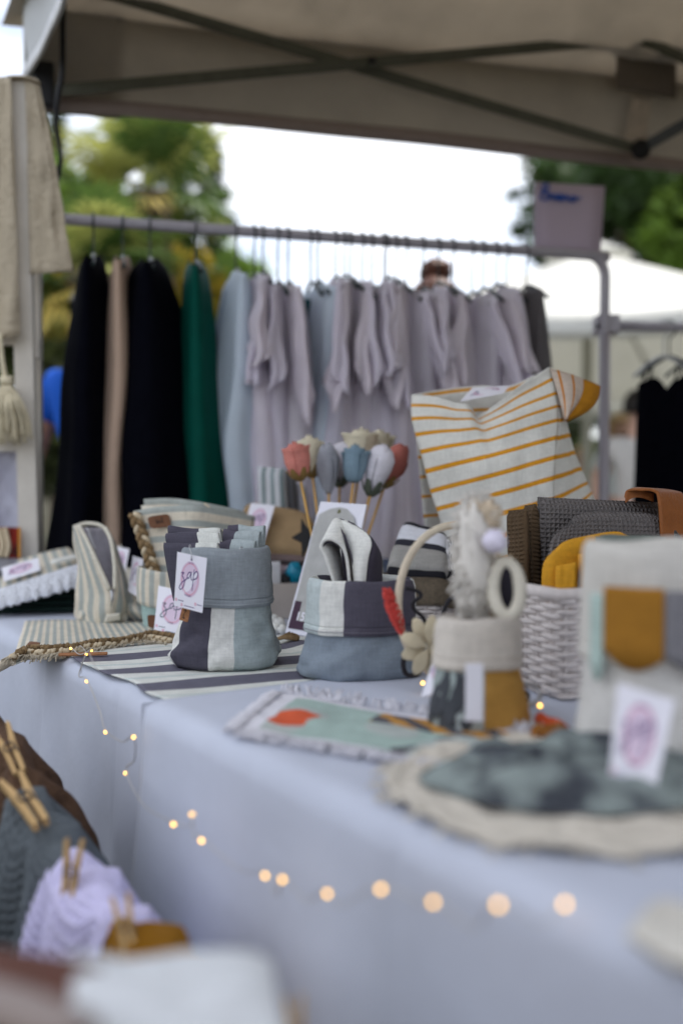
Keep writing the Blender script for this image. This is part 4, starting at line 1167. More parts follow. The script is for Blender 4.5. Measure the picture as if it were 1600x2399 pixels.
braid('braid_strand', pts((316, 1203, bd - .012), (330, 1245, bd - .014), (344, 1285, bd - .016), (356, 1322, bd - .018), (366, 1350, bd - .018)), .0056, M_jute, M_cord, cl, 3.2, .0078)
lab = QF(pts((353, 1239, bd - .032), (402, 1233, bd - .036), (396, 1203, bd - .036), (345, 1211, bd - .030)))
pl = plate('leather_label', lab, [(x * 1 + .5, z + .5) for x, z in rrect(1, 1, .22)], .0022, M_wdark, cl, label='brown leather label with scrawled lettering')
strokes('lettering', [[(.33, .62), (.42, .64), (.36, .42), (.40, .30)], [(.46, .55), (.44, .38), (.52, .40), (.53, .56)], [(.60, .76), (.66, .78), (.63, .5), (.60, .40), (.68, .44)]], .035, lab, M_blackp, pl, y=-.0006)
tube('twine_loop', pts((480, 1180, bd + .02), (497, 1195, bd - .01), (500, 1215, bd - .02), (494, 1240, bd - .02)), .0016, M_cord, cl, n=5)
card('brand_card', 'brand card with teal lettering leaning behind the grey bag', pts((361, 1478, 1.77), (440, 1496, 1.74), (450, 1389, 1.79), (372, 1372, 1.82)), M_inkg)

# striped placemat with rope edge
pm = thing('placemat', tb(220, 1500), 'sage striped placemat with braided rope edge hanging over the table corner', 'placemat')
c = [tb(28, 1548, ZF + .003), tb(404, 1500, ZF + .003), tb(352, 1458, ZF + .003), tb(60, 1456, ZF + .003)]
grid('mat_sheet', lambda u, v: bil(c, u, v) + V((0, 0, .0025 * nz(u * 5, v * 3) + .004 * v * math.exp(-((u - .3) / .2) ** 2) - .010 * max(0, .13 - u) * 6 * (1 - v))), 40, 14, M_st, pm, uv=(.42, .2), thick=.002)
rp_ = [tb(x, y, ZF + .012) for x, y in ((46, 1530), (66, 1520), (110, 1521), (160, 1517), (210, 1508), (260, 1503), (310, 1494), (355, 1486), (388, 1490), (412, 1494))]
braid('rope_strand', rp_, .0040, M_jute, mat('dark_jute', (.13, .08, .04), rough=.95, var=.3, vscale=120), pm, 17, .0046)
rp2 = [p + V((-.005, -.016, -.004)) for p in rp_]
braid('rope_strand', rp2, .0036, M_cord, M_jute, pm, 17, .004)
q = random.Random(3); th = []
for k in range(420):
    f_ = q.random() ** .9; x = f_ * (len(rp2) - 1); i = min(int(x), len(rp2) - 2); p = lerp(rp2[i], rp2[i + 1], x - i) + V((-.004, -.008, -.002))
    L_ = q.uniform(.012, .024)
    d_ = V((q.uniform(-.5, .2), -1, q.uniform(-.3, .25))).normalized()
    th.append([p, p + d_ * L_ * .6, p + d_ * L_ + V((0, 0, -.003))])
tubes('fringe', th, .0011, mat('ecru_fringe', (.52, .46, .36), rough=.95, var=.15), pm, 4, kind='stuff')
fr_ = [tb(52, 1532, ZF + .008), at(24, 1548, tb(52, 1532).y - .02), at(-8, 1566, tb(52, 1532).y - .03), at(-40, 1572, tb(52, 1532).y - .02)]
tube('fringe_tail', fr_, [.008, .009, .008, .006], MATS['ecru_fringe'], pm, n=6)
pt_ = [tb(62, 1512, ZF + .012), tb(90, 1516, ZF + .010), tb(96, 1506, ZF + .016), tb(70, 1503, ZF + .016)]
pillow('leather_tab', pt_, .004, M_wdark, pm)

# plum striped tea towel spread on the table
OFW = (.66, .67, .63); PLM = (.125, .12, .16); PMI = (.52, .58, .56)
M_tt = mat('plum_stripe_towel', OFW, stripes=(1, .128, [(0, OFW), (.16, PMI), (.25, OFW), (.50, PLM), (.93, OFW)]), bump=LIN, var=.05)
tA, tB = tb(392, 1648, ZF), tb(136, 1531, ZF)
e1 = V((.93, .36, 0)) * .60
def towel(u, v):
    p = lerp(tA, tB, v) + e1 * u * (1 + .08 * v)
    z = ZF + .004 + .0035 * nz(u * 5, v * 6, 1) + .006 * math.exp(-((u - .5 - .1 * v) / .035) ** 2) * (.4 + .6 * v)
    dn = (p - P0).dot(TN)
    if dn < .004: z -= (0.004 - dn) * .9
    return V((p.x, p.y, max(z, ZF + .0022) if dn > -.002 else z)) + TN * (.012 * nz(v * 5, u * 2, 4) * (1 - u))
tt = grid('tea_towel', towel, 60, 50, M_tt, None, uv=(.6, .44), thick=.0016)
tag(tt, 'cream and plum striped tea towel spread under the fabric bags', 'tea towel')
ck = plate('cork_tag', Ax(tb(142, 1532, ZF + .010), tb(236, 1530, ZF + .01) - tb(142, 1532, ZF + .01), V((-.6, .8, .25))), rrect(.075, .009, .003, cx=.035), .002, mat('cork', (.30, .14, .065), rough=.9, var=.3, vscale=200))
tag(ck, 'thin cork tag lying at the corner of the striped towel', 'tag')

# ================================================================== in focus: the two fabric bags
gb = tb(529, 1553, ZF + .006); gd = gb.y; k1 = mpp(gd)
M_gbag = mat('grey_bag_stripes', OFW, stripes=(0, 1.0, [(0, (.30, .34, .36)), (.12, (.66, .66, .63)), (.25, (.075, .07, .095)), (.40, (.30, .34, .36)), (.49, (.68, .68, .65)), (.605, (.068, .064, .088)), (.735, (.68, .68, .65)), (.818, (.36, .42, .43))]), bump=('weave', 1400, .3), var=.10, vscale=90)
M_gcuff = mat('grey_cuff_linen', (.27, .30, .325), bump=('weave', 1400, .3), var=.10, vscale=90)
bag1 = sack('fabric_bag', 'grey linen bag with striped body and turned-down cuff, tagged', 'bag', gb, R(-4),
     [(0, 108 * k1), (.005, 115 * k1), (.014, 119 * k1), (.028, 116 * k1), (.05, 107 * k1), (.07, 102 * k1), (.095, 100 * k1), (.14, 100 * k1), (.172, 100 * k1)], M_gbag, cuff=(.090, .176, 100 * k1), cuffm=M_gcuff, sq=2.6, ratio=.86, seed=4, wob=.05, crease=.07, dents=[(3.85, .050, .22, .022, -.13), (3.95, .020, .3, .012, .05), (4.75, .030, .16, .03, -.05), (5.5, .045, .2, .02, -.05), (5.1, .02, .2, .014, .03)], ears=.012, hem=mat('grey_stitch', (.36, .40, .43)), group='standing fabric bags')
lab = QF(pts((420, 1452, gd - .068), (440, 1458, gd - .074), (446, 1424, gd - .076), (428, 1420, gd - .070)))
cork = plate('cork_label', lab, [(x + .5, z + .5) for x, z in rrect(1, 1, .1)], .0015, MATS['cork'], bag1)
strokes('lettering', [[(.3, .7), (.6, .8), (.4, .4), (.6, .2), (.3, .25)]], .05, lab, M_blackp, cork, y=-.0005)
card('brand_card', 'brand card with violet lettering pinned to the grey bag cuff', pts((408, 1418.5, gd - .083), (474.5, 1436, gd - .093), (485.5, 1307.5, gd - .092), (416, 1292.5, gd - .080)), M_inkp, pin=at(446, 1276, gd - .075))
# folded towels standing in the bag
M_tw1 = mat('plum_white_towel', OFW, stripes=(0, .14, [(0, (.075, .07, .095)), (.36, OFW), (.62, (.075, .07, .095)), (.80, (.40, .45, .46))]), bump=LIN, var=.06)
M_tw2 = mat('grey_white_towel', OFW, stripes=(0, .11, [(0, (.08, .072, .098)), (.18, (.38, .43, .44)), (.85, (.08, .072, .098))]), bump=LIN, var=.08)
f = Fr(at(470, 1290, gd - .032) + V((0, 0, -.075)), R(-8), R(-6))
t_ = thing('folded_towel', f(0, 0, 0), 'folded plum and white towel standing at the left in the grey bag', 'towel', 'towels in the grey bag')
folded('towel_sheet', f, .082, [.086, .101, .112], .012, M_tw1, t_, skew=-.22, seed=1)
f = Fr(at(548, 1290, gd - .020) + V((0, 0, -.07)), R(-14), R(-4))
t_ = thing('folded_towel', f(0, 0, 0), 'folded pale grey towel standing at the right in the grey bag', 'towel', 'towels in the grey bag')
folded('towel_sheet', f, .058, [.084, .100, .108], .013, M_tw2, t_, skew=.02, seed=2)
tube('safety_pin', [at(560, 1297, gd - .05), at(563, 1284, gd - .05), at(568, 1282, gd - .045), at(566, 1290, gd - .045)], .0007, M_steel, bag1, n=4)
# bag 2
b2 = tb(846, 1578, ZF + .006); d2 = b2.y; k2 = mpp(d2)
M_b2c = mat('striped_cuff_linen', OFW, stripes=(0, 1.0, [(0, (.075, .07, .095)), (.10, OFW), (.25, (.075, .07, .095)), (.42, OFW), (.5, (.48, .54, .54)), (.615, (.70, .70, .66)), (.695, (.085, .078, .105)), (.96, OFW)]), bump=('weave', 1400, .3), var=.10, vscale=90)
bag2 = sack('fabric_bag', 'blue-grey bag with cream and plum striped cuff holding a folded towel', 'bag', b2, R(7),
     [(0, 126 * k2), (.004, 134 * k2), (.012, 139 * k2), (.026, 136 * k2), (.045, 124 * k2), (.065, 114 * k2), (.13, 118 * k2)], M_blue, cuff=(.062, .137, 120 * k2), cuffm=M_b2c, sq=2.3, ratio=.78, seed=9, wob=.05, crease=.09, dents=[(4.0, .045, .2, .014, -.07), (4.35, .040, .12, .02, .05), (4.8, .050, .16, .016, -.06), (5.25, .035, .2, .02, .05), (5.6, .05, .18, .014, -.06), (3.6, .03, .2, .02, .03)], hem=mat('plum_stitch', (.16, .15, .18)), group='standing fabric bags', inner=.045)
tw = thing('folded_towel', at(840, 1400, d2), 'cream towel with dark lining folded in loops in the blue-grey bag', 'towel')
FA = pts((800, 1420, d2 - .030), (788, 1381, d2 - .030), (762, 1306, d2 - .030), (751, 1283, d2 - .030), (758, 1268, d2 - .030), (776, 1265, d2 - .030), (797, 1277, d2 - .030), (809, 1298, d2 - .030), (816, 1340, d2 - .030), (822, 1420, d2 - .030))
FB = pts((808, 1410, d2 + .02), (802, 1340, d2 + .02), (788, 1262, d2 + .02), (779, 1238, d2 + .02), (780, 1222, d2 + .02), (790, 1216, d2 + .02), (802, 1224, d2 + .02), (808, 1250, d2 + .02), (820, 1320, d2 + .02), (828, 1410, d2 + .02))
ruled('left_loop', FA, FB, [M_offw], tw, uv=(.08, .3), nu=14, thick=.004)
FA2 = [lerp(p, at(788, 1330, d2 - .030), .12) + V((0, .003, 0)) for p in FA]; FB2 = [lerp(p, at(800, 1320, d2 + .02), .12) for p in FB]
ruled('loop_lining', FA2, FB2, M_plum, tw, uv=(.08, .3), nu=14, thick=.001)
RA_ = pts((800, 1218, d2 + .02), (812, 1262, d2 - .0), (826, 1320, d2 - .02), (838, 1425, d2 - .028))
RB_ = pts((812, 1222, d2 + .015), (868, 1262, d2 - .022), (860, 1320, d2 - .030), (848, 1425, d2 - .034))
ruled('right_fold', RA_, RB_, M_offw, tw, bulge=.006, uv=(.06, .15), thick=.004)
RC_ = pts((818, 1224, d2 + .02), (884, 1285, d2 + .005), (892, 1340, d2 + .01), (894, 1425, d2 + .01))
ruled('dark_fold', [p + V((.001, .002, 0)) for p in RB_], RC_, M_plum, tw, bulge=.010, uv=(.06, .15), thick=.004)
ruled('back_fold', pts((796, 1214, d2 + .03), (800, 1300, d2 + .03), (800, 1425, d2 + .03)), pts((830, 1226, d2 + .03), (880, 1300, d2 + .03), (894, 1425, d2 + .02)), M_plum, tw, thick=.004)
# fold between the loops
ruled('left_fold', pts((786, 1214, d2 + .02), (812, 1270, d2 - .02), (830, 1340, d2 - .024), (832, 1425, d2 - .030)), RA_, M_plum, tw, bulge=-.012, thick=.002)
# acrylic sign
sc = pts((668, 1482, 1.80), (790, 1502, 1.72), (858, 1182, 1.85), (751, 1175, 1.90))
sg = thing('acrylic_sign', sc[0], 'leaning acrylic sign with a paper tag print behind the blue-grey bag', 'sign')
q = QF(sc)
plate('acrylic_sheet', q, [(0, 0), (1, 0), (1, 1), (0, 1)], .004, mat('acrylic', (.66, .66, .74), rough=.12, spec=.6, var=.02), sg)
arch = [(.05, .10), (.90, .08), (.92, .80), (.80, .90), (.62, .955), (.45, .965), (.25, .945), (.05, .90), (.02, .80)]
link('paper_tag', [q(x, -.0008, z) for x, z in arch], [tuple(range(len(arch)))], mat('grey_paper', (.40, .40, .39), rough=.7, var=.12, vscale=30), sg, smooth=False)
bars('plum_band', [(.04, .90, .035, .235)], q, mat('plum_print', (.05, .022, .045), rough=.6), sg, -.0012)
words('lettering', '15%', .085, q, M_card, sg, .29, .125, y=-.0016, bold=.002, sx=2.2)
disc('leaf_mark', q, .035, .022, mat('olive_print', (.13, .13, .06)), sg, y=-.0012, cx=.47, cz=.925)
bars('white_sticker', [(.36, .72, .38, .50)], q, M_card, sg, -.0014)
for ch, x, z in (('M', .26, .735), ('F', .25, .685), ('C', .23, .635), ('A', .33, .585)): words('initial', ch, .05, q, MATS['olive_print'], sg, x, z, y=-.0013, sx=2.2)
ft = Fr(tb(735, 1488, ZF), R(-25))
box('foot', ft, (-.045, .05, .0, .07, 0, .004), MATS['acrylic'], sg)
# ------------------------------------------------------------------ cloth roses
M_rose = {'pink': mat('pink_cotton', (.60, .22, .18), bump=LIN, var=.06), 'cream': mat('cream_cotton', (.66, .60, .45), bump=LIN, var=.05), 'grey': mat('grey_cotton', (.33, .34, .38), bump=LIN, var=.05),
          'white': mat('white_petal', (.68, .66, .72), bump=LIN, var=.03), 'blue': mat('dusty_blue_cotton', (.20, .29, .36), bump=LIN, var=.06), 'rose': mat('deep_rose_cotton', (.46, .15, .12), bump=LIN, var=.06)}
M_calj = mat('gilded_jute', (.30, .19, .06), rough=.8, var=.3, vscale=200, bump=('noise', 300, .8)); M_calg = mat('felt_green', (.085, .10, .075), rough=.95)
M_skew = mat('bamboo_skewer', (.58, .34, .10), rough=.6, var=.12)
holder = tb(782, 1470, ZF)
def rose(kind, col, hx, hy, w_, h_, d, calx, sx, sy, label, open_=.5, roll=0.0):
    """head centre (hx,hy) in photo px at distance d; stem leaves the head at (sx,sy)"""
    c = at(hx, hy, d); k = mpp(d); W, H = w_ * k, h_ * k
    bot = at(sx, sy, d)
    foot = holder + V(((hx - 790) * .00012, (d - 2.0) * .3, .03))
    t = thing('cloth_rose', foot, label, 'fabric flower', 'cloth roses on skewers')
    ax = (c - bot).normalized()
    x = V((1, 0, 0)); x = (x - ax * x.dot(ax)).normalized(); y = ax.cross(x)
    base = c - ax * H * .5
    np_ = 7 if kind == 'rose' else 3
    for p in range(np_):
        a0 = p * 2.3 + roll; span = 4.0 if kind == 'rose' else 3.9
        sc_ = 1 - .12 * p if kind == 'rose' else 1 - .10 * p
        def fn(u, v, a0=a0, span=span, sc_=sc_, p=p):
            a = a0 + span * (u - .5)
            if kind == 'rose':
                r_ = W * .5 * sc_ * interp([(0, .35), (.15, .72), (.5, .92), (.85, 1.0 - .05 * p), (1, 1.14 - .13 * p + .08 * open_)], v)
            else:
                r_ = W * .5 * sc_ * interp([(0, .18), (.2, .6), (.5, .95), (.75, .98), (.92, .72), (1, .40)], v)
            hh = H * (1 - (.10 + .02 * p if kind == 'rose' else .16) * abs(2 * u - 1) ** 2.5) * ((.86 + .03 * p) if kind == 'rose' else 1 + .02 * p)
            r_ *= 1 + .05 * nz(u * 4, v * 3, p + hx)
            return base + ax * hh * v + (x * math.cos(a) + y * math.sin(a)) * r_
        grid('petal', fn, 22, 12, M_rose[col], t, uv=(.1, .08), thick=.0016)
    for j in range(6 if calx else 0):
        a = j * PI / 3
        def cf(u, v, a=a):
            aa = a + (u - .5) * 1.3 * (1 - v * .8); r_ = W * .5 * interp([(0, .15), (.4, .55), (1, .80)], v)
            return base - ax * H * .08 + ax * H * .34 * v + (x * math.cos(aa) + y * math.sin(aa)) * (r_ * 1.05 + .0015)
        grid('sepal', cf, 6, 6, M_calj if calx == 'j' else M_calg, t, thick=.002)
    tube('stem', [base + ax * H * .1, lerp(base, foot, .5), foot], .0026, M_skew, t, sides=7)
rose('rose', 'pink', 695, 1078, 66, 84, 1.94, 'j', 705, 1130, 'pink cloth rose at the left of the bunch', .2, .4)
rose('rose', 'cream', 727, 1066, 62, 92, 2.02, 'j', 733, 1125, 'cream cloth rose behind the pink one at the left', .1, 2.0)
rose('tulip', 'grey', 768, 1100, 54, 116, 1.99, None, 770, 1162, 'grey cloth bud between the cream and blue roses', 0, 1.0)
rose('tulip', 'white', 798, 1086, 62, 96, 2.05, 'g', 796, 1138, 'white cloth bud behind the blue rose', 0, 2.6)
rose('rose', 'blue', 831, 1086, 58, 88, 1.96, None, 828, 1135, 'dusty blue cloth rose in the middle of the bunch', .8, .9)
rose('rose', 'cream', 846, 1050, 84, 92, 2.06, 'g', 842, 1120, 'large cream cloth rose on top of the bunch', .3, 3.0)
rose('rose', 'cream', 888, 1046, 66, 78, 2.12, None, 884, 1115, 'cream cloth rose behind the white bud at the right', .4, 1.4)
rose('tulip', 'white', 884, 1100, 68, 112, 1.97, 'g', 870, 1150, 'large white cloth bud with green calyx at the right', 0, .2)
rose('tulip', 'rose', 922, 1090, 60, 100, 2.02, 'j', 894, 1150, 'deep rose cloth bud at the right end of the bunch', 0, 1.9)
vs_ = thing('stem_holder', holder, 'pale round holder for the cloth roses behind the sign', 'vase')
grid('holder_wall', lambda u, v: Fr(holder)(math.cos(2 * PI * u) * interp([(0, .035), (.5, .04), (1, .03)], v), math.sin(2 * PI * u) * interp([(0, .035), (.5, .04), (1, .03)], v), .10 * v + .001), 28, 8, M_cream, vs_, cu=True, thick=.003)
link('holder_base', [Fr(holder)(math.cos(k * PI / 12) * .034, math.sin(k * PI / 12) * .034, .004) for k in range(24)], [tuple(range(24))], M_cream, vs_)

# ------------------------------------------------------------------ stack of pouches with black star, crate, knots
sp_ = tb(650, 1405, ZF)
M_tan = mat('tan_canvas', (.36, .245, .13), var=.08, bump=LIN); M_mauve = mat('mauve_brown_cloth', (.17, .125, .12), var=.1, bump=LIN); M_mau2 = mat('pale_mauve_cloth', (.40, .31, .33), var=.08, bump=LIN)
for k, (m, lab, y0, y1, x0, x1) in enumerate(((M_mau2, 'pale mauve pouch at the bottom of the stack behind the crate', 1440, 1375, 612, 735), (M_mauve, 'brown mauve pouch second from the bottom of the stack', 1378, 1338, 606, 738), (M_mau2, 'pale mauve pouch third from the bottom of the stack', 1340, 1318, 600, 742), (M_mauve, 'brown pouch right under the tan pouch', 1320, 1290, 600, 742))):
    t_ = thing('stacked_pouch', at(670, y0, 2.14), lab, 'pouch', 'pouches stacked behind the crate')
    zc = (at(670, y0, 2.12).z + at(670, y1, 2.12).z) / 2; th_ = (y0 - y1) * mpp(2.12) * 1.05
    a_ = at(x0, 1300, 2.10); b__ = at(x1, 1300, 2.06)
    pillow('body', [V((a_.x, a_.y, zc)), V((b__.x, b__.y, zc - .006)), V((b__.x + .02, b__.y + .13, zc)), V((a_.x + .02, a_.y + .13, zc))], th_, m, t_, ex=.35, wob=.003, seed=k)
tp_ = thing('tan_pouch', at(650, 1295, 2.130), 'tan canvas pouch leaning on top of the stack behind the crate', 'pouch')
pillow('body', pts((566, 1292, 2.120), (752, 1318, 2.070), (742, 1212, 2.190), (566, 1178, 2.230)), .05, M_tan, tp_, ex=.35, wob=.004, corner=1.0)
card('brand_card', 'brand card lying on the tan pouch', pts((566, 1262, 2.093), (618, 1272, 2.075), (644, 1184, 2.145), (588, 1178, 2.160)), M_inkp, detail=False)
sq_ = QF(pts((684, 1300, 2.005), (744, 1300, 1.99), (744, 1215, 2.06), (684, 1215, 2.07)))
star = []
for k in range(10):
    a = PI / 2 + k * PI / 5 + .35; r_ = .56 if k % 2 == 0 else .24
    star.append((.55 + r_ * math.cos(a), .5 + r_ * math.sin(a)))
so_ = plate('black_star', sq_, star, .004, M_blackp); tag(so_, 'black star ornament in front of the tan pouch', 'ornament')
for k, (x0, x1, y0, y1, d, m, lab) in enumerate(((604, 668, 1092, 1215, 2.24, mat('mint_stripe_cloth', (.55, .6, .6), stripes=(0, .022, [(0, (.55, .57, .60)), (.6, (.22, .28, .29))]), var=.05), 'pale cloth with green stripes standing behind the tan pouch'), (655, 690, 1100, 1225, 2.26, mat('charcoal_cloth', (.13, .13, .14), var=.1), 'charcoal cloth standing behind the pink rose stems'), (676, 716, 1130, 1230, 2.28, mat('pale_grey_cloth', (.42, .42, .46), var=.08), 'pale grey cloth standing behind the rose stems'))):
    t_ = thing('standing_cloth', at((x0 + x1) / 2, y1, d), lab, 'cloth', 'cloths standing behind the pouches')
    pillow('body', pts((x0 + 12, y1 + 170, d), (x1 + 20, y1 + 170, d - .02), (x1, y0 + 6, d + .01), (x0, y0, d + .02)), .03, m, t_, ex=.3, wob=.004, seed=k)
cb = tb(668, 1452, ZF); fcr = Fr(cb + V((.004, .02, 0)), R(16))
cr_ = thing('wooden_box', cb, 'small pale wooden box between the grey bag and the sign', 'box')
M_crt = mat('whitewashed_wood', (.56, .50, .45), rough=.7, var=.06)
for nm, d_ in (('front_board', (-.032, .036, 0, .004, 0, .072)), ('back_board', (-.032, .036, .06, .064, 0, .072)), ('side_board', (-.0362, -.0322, 0, .064, 0, .072)), ('side_board', (.0362, .0402, 0, .064, 0, .072)), ('bottom_board', (-.032, .036, .0045, .0595, 0, .004))):
    box(nm, fcr, d_, M_crt, cr_, .0006)
pk_ = blob('blue_wrapped_sweet', fcr(.022, .028, .088), .019, mat('turquoise_foil', (.0, .24, .38), rough=.3, spec=.6, var=.1), None, amp=.25, fq=3, seed=3, sq=(1, 1, 1.3)); tag(pk_, 'turquoise wrapped bundle in the wooden box', 'bundle')
pk_ = blob('black_bundle', fcr(.004, .03, .076), .014, M_blackp, None, amp=.3, seed=5); tag(pk_, 'small black bundle beside the turquoise one', 'bundle')
for k, (x, y_, hh, m, lb) in enumerate(((-.020, .02, .115, M_white, 'white card packet at the left in the wooden box'), (-.008, .035, .105, M_mau2, 'pale mauve packet behind the turquoise bundle'))):
    t_ = pillow('packet', [fcr(x - .012, y_, .006), fcr(x + .012, y_, .006), fcr(x + .012, y_ + .012, hh), fcr(x - .012, y_ + .012, hh)], .008, m, None, ex=.2); tag(t_, lb, 'packet')
kn = thing('cotton_cord', tb(652, 1490, ZF), 'knotted white cotton cord with frayed jute end by the grey bag', 'cord')
for k, (x, y, r_) in enumerate(((642, 1452, .011), (655, 1462, .012), (645, 1472, .010), (662, 1475, .009))):
    p = tb(x, y, ZF + .01); blob('knot', p, r_, M_offw, kn, amp=.3, seed=k, nu=14, nv=10)
for k in range(9):
    p = tb(640, 1500, ZF + .010); a = R(-20 + k * 9)
    tube('jute_end', [p, p + V((.02 * math.cos(a), .012 * math.sin(a), .004)), p + V((.045 * math.cos(a), .03 * math.sin(a), .002 + .001 * k))], .0022, M_jute, kn, sides=5)

# ------------------------------------------------------------------ wicker
M_wick = mat('white_wicker', (.62, .57, .55), rough=.6, var=.12, vscale=60, spec=.3)
def wicker(t, foot, z0, rows, dz, r_, amp, stakes_n, flare=0.0, m=M_wick, close=True, hide=None):
    """woven wall round a closed footprint: rows of strands in and out of upright stakes"""
    L = [0.0]; n = len(foot)
    for i in range(n): L.append(L[-1] + (foot[(i + 1) % n] - foot[i]).length)
    ctr = sum(foot, V((0, 0, 0))) / n
    def pos(s_):
        s_ = (s_ % 1) * L[-1]
        for i in range(n):
            if s_ <= L[i + 1] + 1e-9:
                k = (s_ - L[i]) / (L[i + 1] - L[i]); a, b = foot[i], foot[(i + 1) % n]
                return lerp(a, b, k), (b - a).normalized()
        return foot[0], (foot[1] - foot[0]).normalized()
    for j in range(rows):
        P = []
        N_ = stakes_n * 4
        q = random.Random(j)
        for i in range(N_):
            p, tg = pos(i / N_)
            o = V((tg.y, -tg.x, 0))
            if o.dot(p - ctr) < 0: o = -o
            k = 1 + flare * j / rows
            p = ctr + (p - ctr) * k
            P.append(V((p.x, p.y, z0 + (j + .5) * dz)) + o * amp * math.sin(i * PI / 2 + j * PI + PI / 4) + V((0, 0, q.uniform(-.0008, .0008))))
        tube('strand', P, r_, m, t, sides=6, closed=True, squash=1.0)
    for i in range(stakes_n * 2):
        p, tg = pos((i + .25) / (stakes_n * 2)); k = 1 + flare
        tube('stake', [V((p.x, p.y, z0)), V((ctr.x + (p.x - ctr.x) * k, ctr.y + (p.y - ctr.y) * k, z0 + rows * dz + .004))], r_ * .75, m, t, sides=5)
    vs = [V((p.x, p.y, z0 + .004)) for p in foot]
    link('woven_base', vs, [tuple(range(n))], m, t)
    return pos, L[-1]
def rfoot(f, w_, d_, r_, n=5):
    return [f(x, z, 0) for x, z in rrect(w_, d_, r_, n)]
# small burlap-lined basket
wb = tb(985, 1492, ZF); wd = wb.y
t_ = thing('wicker_basket', wb, 'small white wicker basket lined with burlap behind the hoop', 'basket')
fw = Fr(wb + V((.0, .05, 0)), R(-12)); ww = 178 * mpp(wd)
wicker(t_, rfoot(fw, ww * .86, .105, .03), ZF + .003, 12, .0078, .0042, .0034, 13, flare=.14)
M_burl = mat('burlap', (.30, .24, .17), rough=.95, var=.22, vscale=160, bump=('weave', 500, .8))
ft_ = rfoot(fw, ww * 1.04, .125, .034, 6); cB = fw(0, 0, 0)
def burl(u, v):
    i = u * len(ft_); a = ft_[int(i) % len(ft_)]; b = ft_[(int(i) + 1) % len(ft_)]; p = lerp(a, b, i - int(i))
    z = [(.93, .075), (.97, .098), (1.0, .103), (1.03, .096), (1.045, .075), (1.04, .056)]
    x = v * 5; k = min(int(x), 4); s_ = lerp(z[k][0], z[k + 1][0], x - k); zz = lerp(z[k][1], z[k + 1][1], x - k)
    return V((cB.x + (p.x - cB.x) * s_, cB.y + (p.y - cB.y) * s_, ZF + zz + .005 * nz(u * 8, v * 2) + .004 * math.sin(u * 19)))
grid('burlap_lining', burl, 80, 15, M_burl, t_, uv=(.5, .08), cu=True, thick=.0015)
link('lining_floor', [V((cB.x + (p.x - cB.x) * .93, cB.y + (p.y - cB.y) * .93, ZF + .076)) for p in ft_], [tuple(range(len(ft_)))], M_burl, t_)
M_bwt = mat('black_white_grey_towel', WHITE, stripes=(1, .105, [(0, (.02, .02, .026)), (.06, (.33, .32, .30)), (.44, (.025, .025, .035)), (.56, (.66, .67, .72)), (.86, (.025, .025, .035)), (.96, (.03, .03, .04))]), bump=LIN, var=.06)
t_ = thing('folded_towel', at(980, 1340, wd), 'grey, white and black striped towel folded in the burlap-lined basket', 'towel')
pillow('towel_bundle', pts((896, 1350, wd - .0), (1052, 1360, wd - .02), (1052, 1262, wd + .07), (944, 1228, wd + .09)), .055, M_bwt, t_, uv=(.12, .105), ex=.3, wob=.003, corner=.4)
pillow('towel_side', pts((1046, 1356, wd - .0), (1090, 1340, wd + .06), (1078, 1246, wd + .10), (1040, 1262, wd + .06)), .03, M_dark, t_, ex=.3, wob=.006)
th = []
for k in range(40):
    p = at(1044 + rnd.uniform(0, 36), rnd.uniform(1262, 1310), wd + .02); th.append([p, p + V((rnd.uniform(-.004, .01), -.01, -.012)), p + V((rnd.uniform(-.004, .014), -.014, -.03))])
tubes('fringe', th, .0011, M_white, t_, 4, kind='stuff')

# ------------------------------------------------------------------ mustard striped bag standing behind
ys = thing('striped_cloth_bag', at(1180, 1460, 1.92), 'tall white cloth bag with mustard stripes and folded-over mustard hem', 'bag')
M_ys = mat('mustard_stripe_cotton', (.70, .69, .64), stripes=(1, .0402, [(0, (.70, .69, .64)), (.76, (.66, .29, .012))]), bump=LIN, var=.04)
dY = 1.92
Lp = pts((964, 925, dY + .03), (964, 985, dY + .02), (986, 1060, dY), (1008, 1150, dY), (1034, 1232, dY), (1050, 1330, dY), (1060, 1440, dY))
Rp = pts((1286, 862, dY - .03), (1301, 925, dY - .035), (1306, 985, dY - .04), (1300, 1070, dY - .05), (1296, 1165, dY - .05), (1310, 1265, dY - .05), (1330, 1380, dY - .05))
def fold_b(u, v):
    x = v * 30; i = min(int(x), 29)
    return None
A_, B__ = cat_rom(Lp, 5), cat_rom(Rp, 5)
def ysheet(u, v):
    x = v * (len(A_) - 1); i = min(int(x), len(A_) - 2); k = x - i
    p = lerp(lerp(A_[i], A_[i + 1], k), lerp(B__[i], B__[i + 1], k), u)
    dip = interp([(0, 0), (.15, .016), (.3, .034), (.42, .040), (.475, .064), (.62, .046), (.75, .030), (.9, .014), (1, 0)], u) * max(0, 1 - v * 2.2) ** 1.6
    p = p + V((0, 0, -dip + .004 * (1 - v) ** 4 * math.sin(u * 9)))
    wr = .011 * nz(u * 2.4 + v * 1.6, v * 3.5 - u * 2.2, 3) + .0045 * nz(u * 5 + v * 5, v * 8 - u * 4, 5)
    cre = -.010 * math.exp(-((u - .46 - .10 * v) / .05) ** 2) * smst(.5, .05, v) * 2 + .006 * math.exp(-((u - .80) / .035) ** 2) * smst(.55, .8, v)
    return p + V((0, -1, 0)) * (.034 * math.sin(PI * u) ** .7 + 1.35 * wr + cre)
grid('front_panel', ysheet, 56, 60, M_ys, ys, uv=(.27, .47), thick=.002)
Sp = pts((1290, 866, dY + .0), (1310, 930, dY + .02), (1325, 985, dY + .03), (1345, 1060, dY + .04), (1372, 1130, dY + .05), (1396, 1180, dY + .06), (1420, 1300, dY + .06))
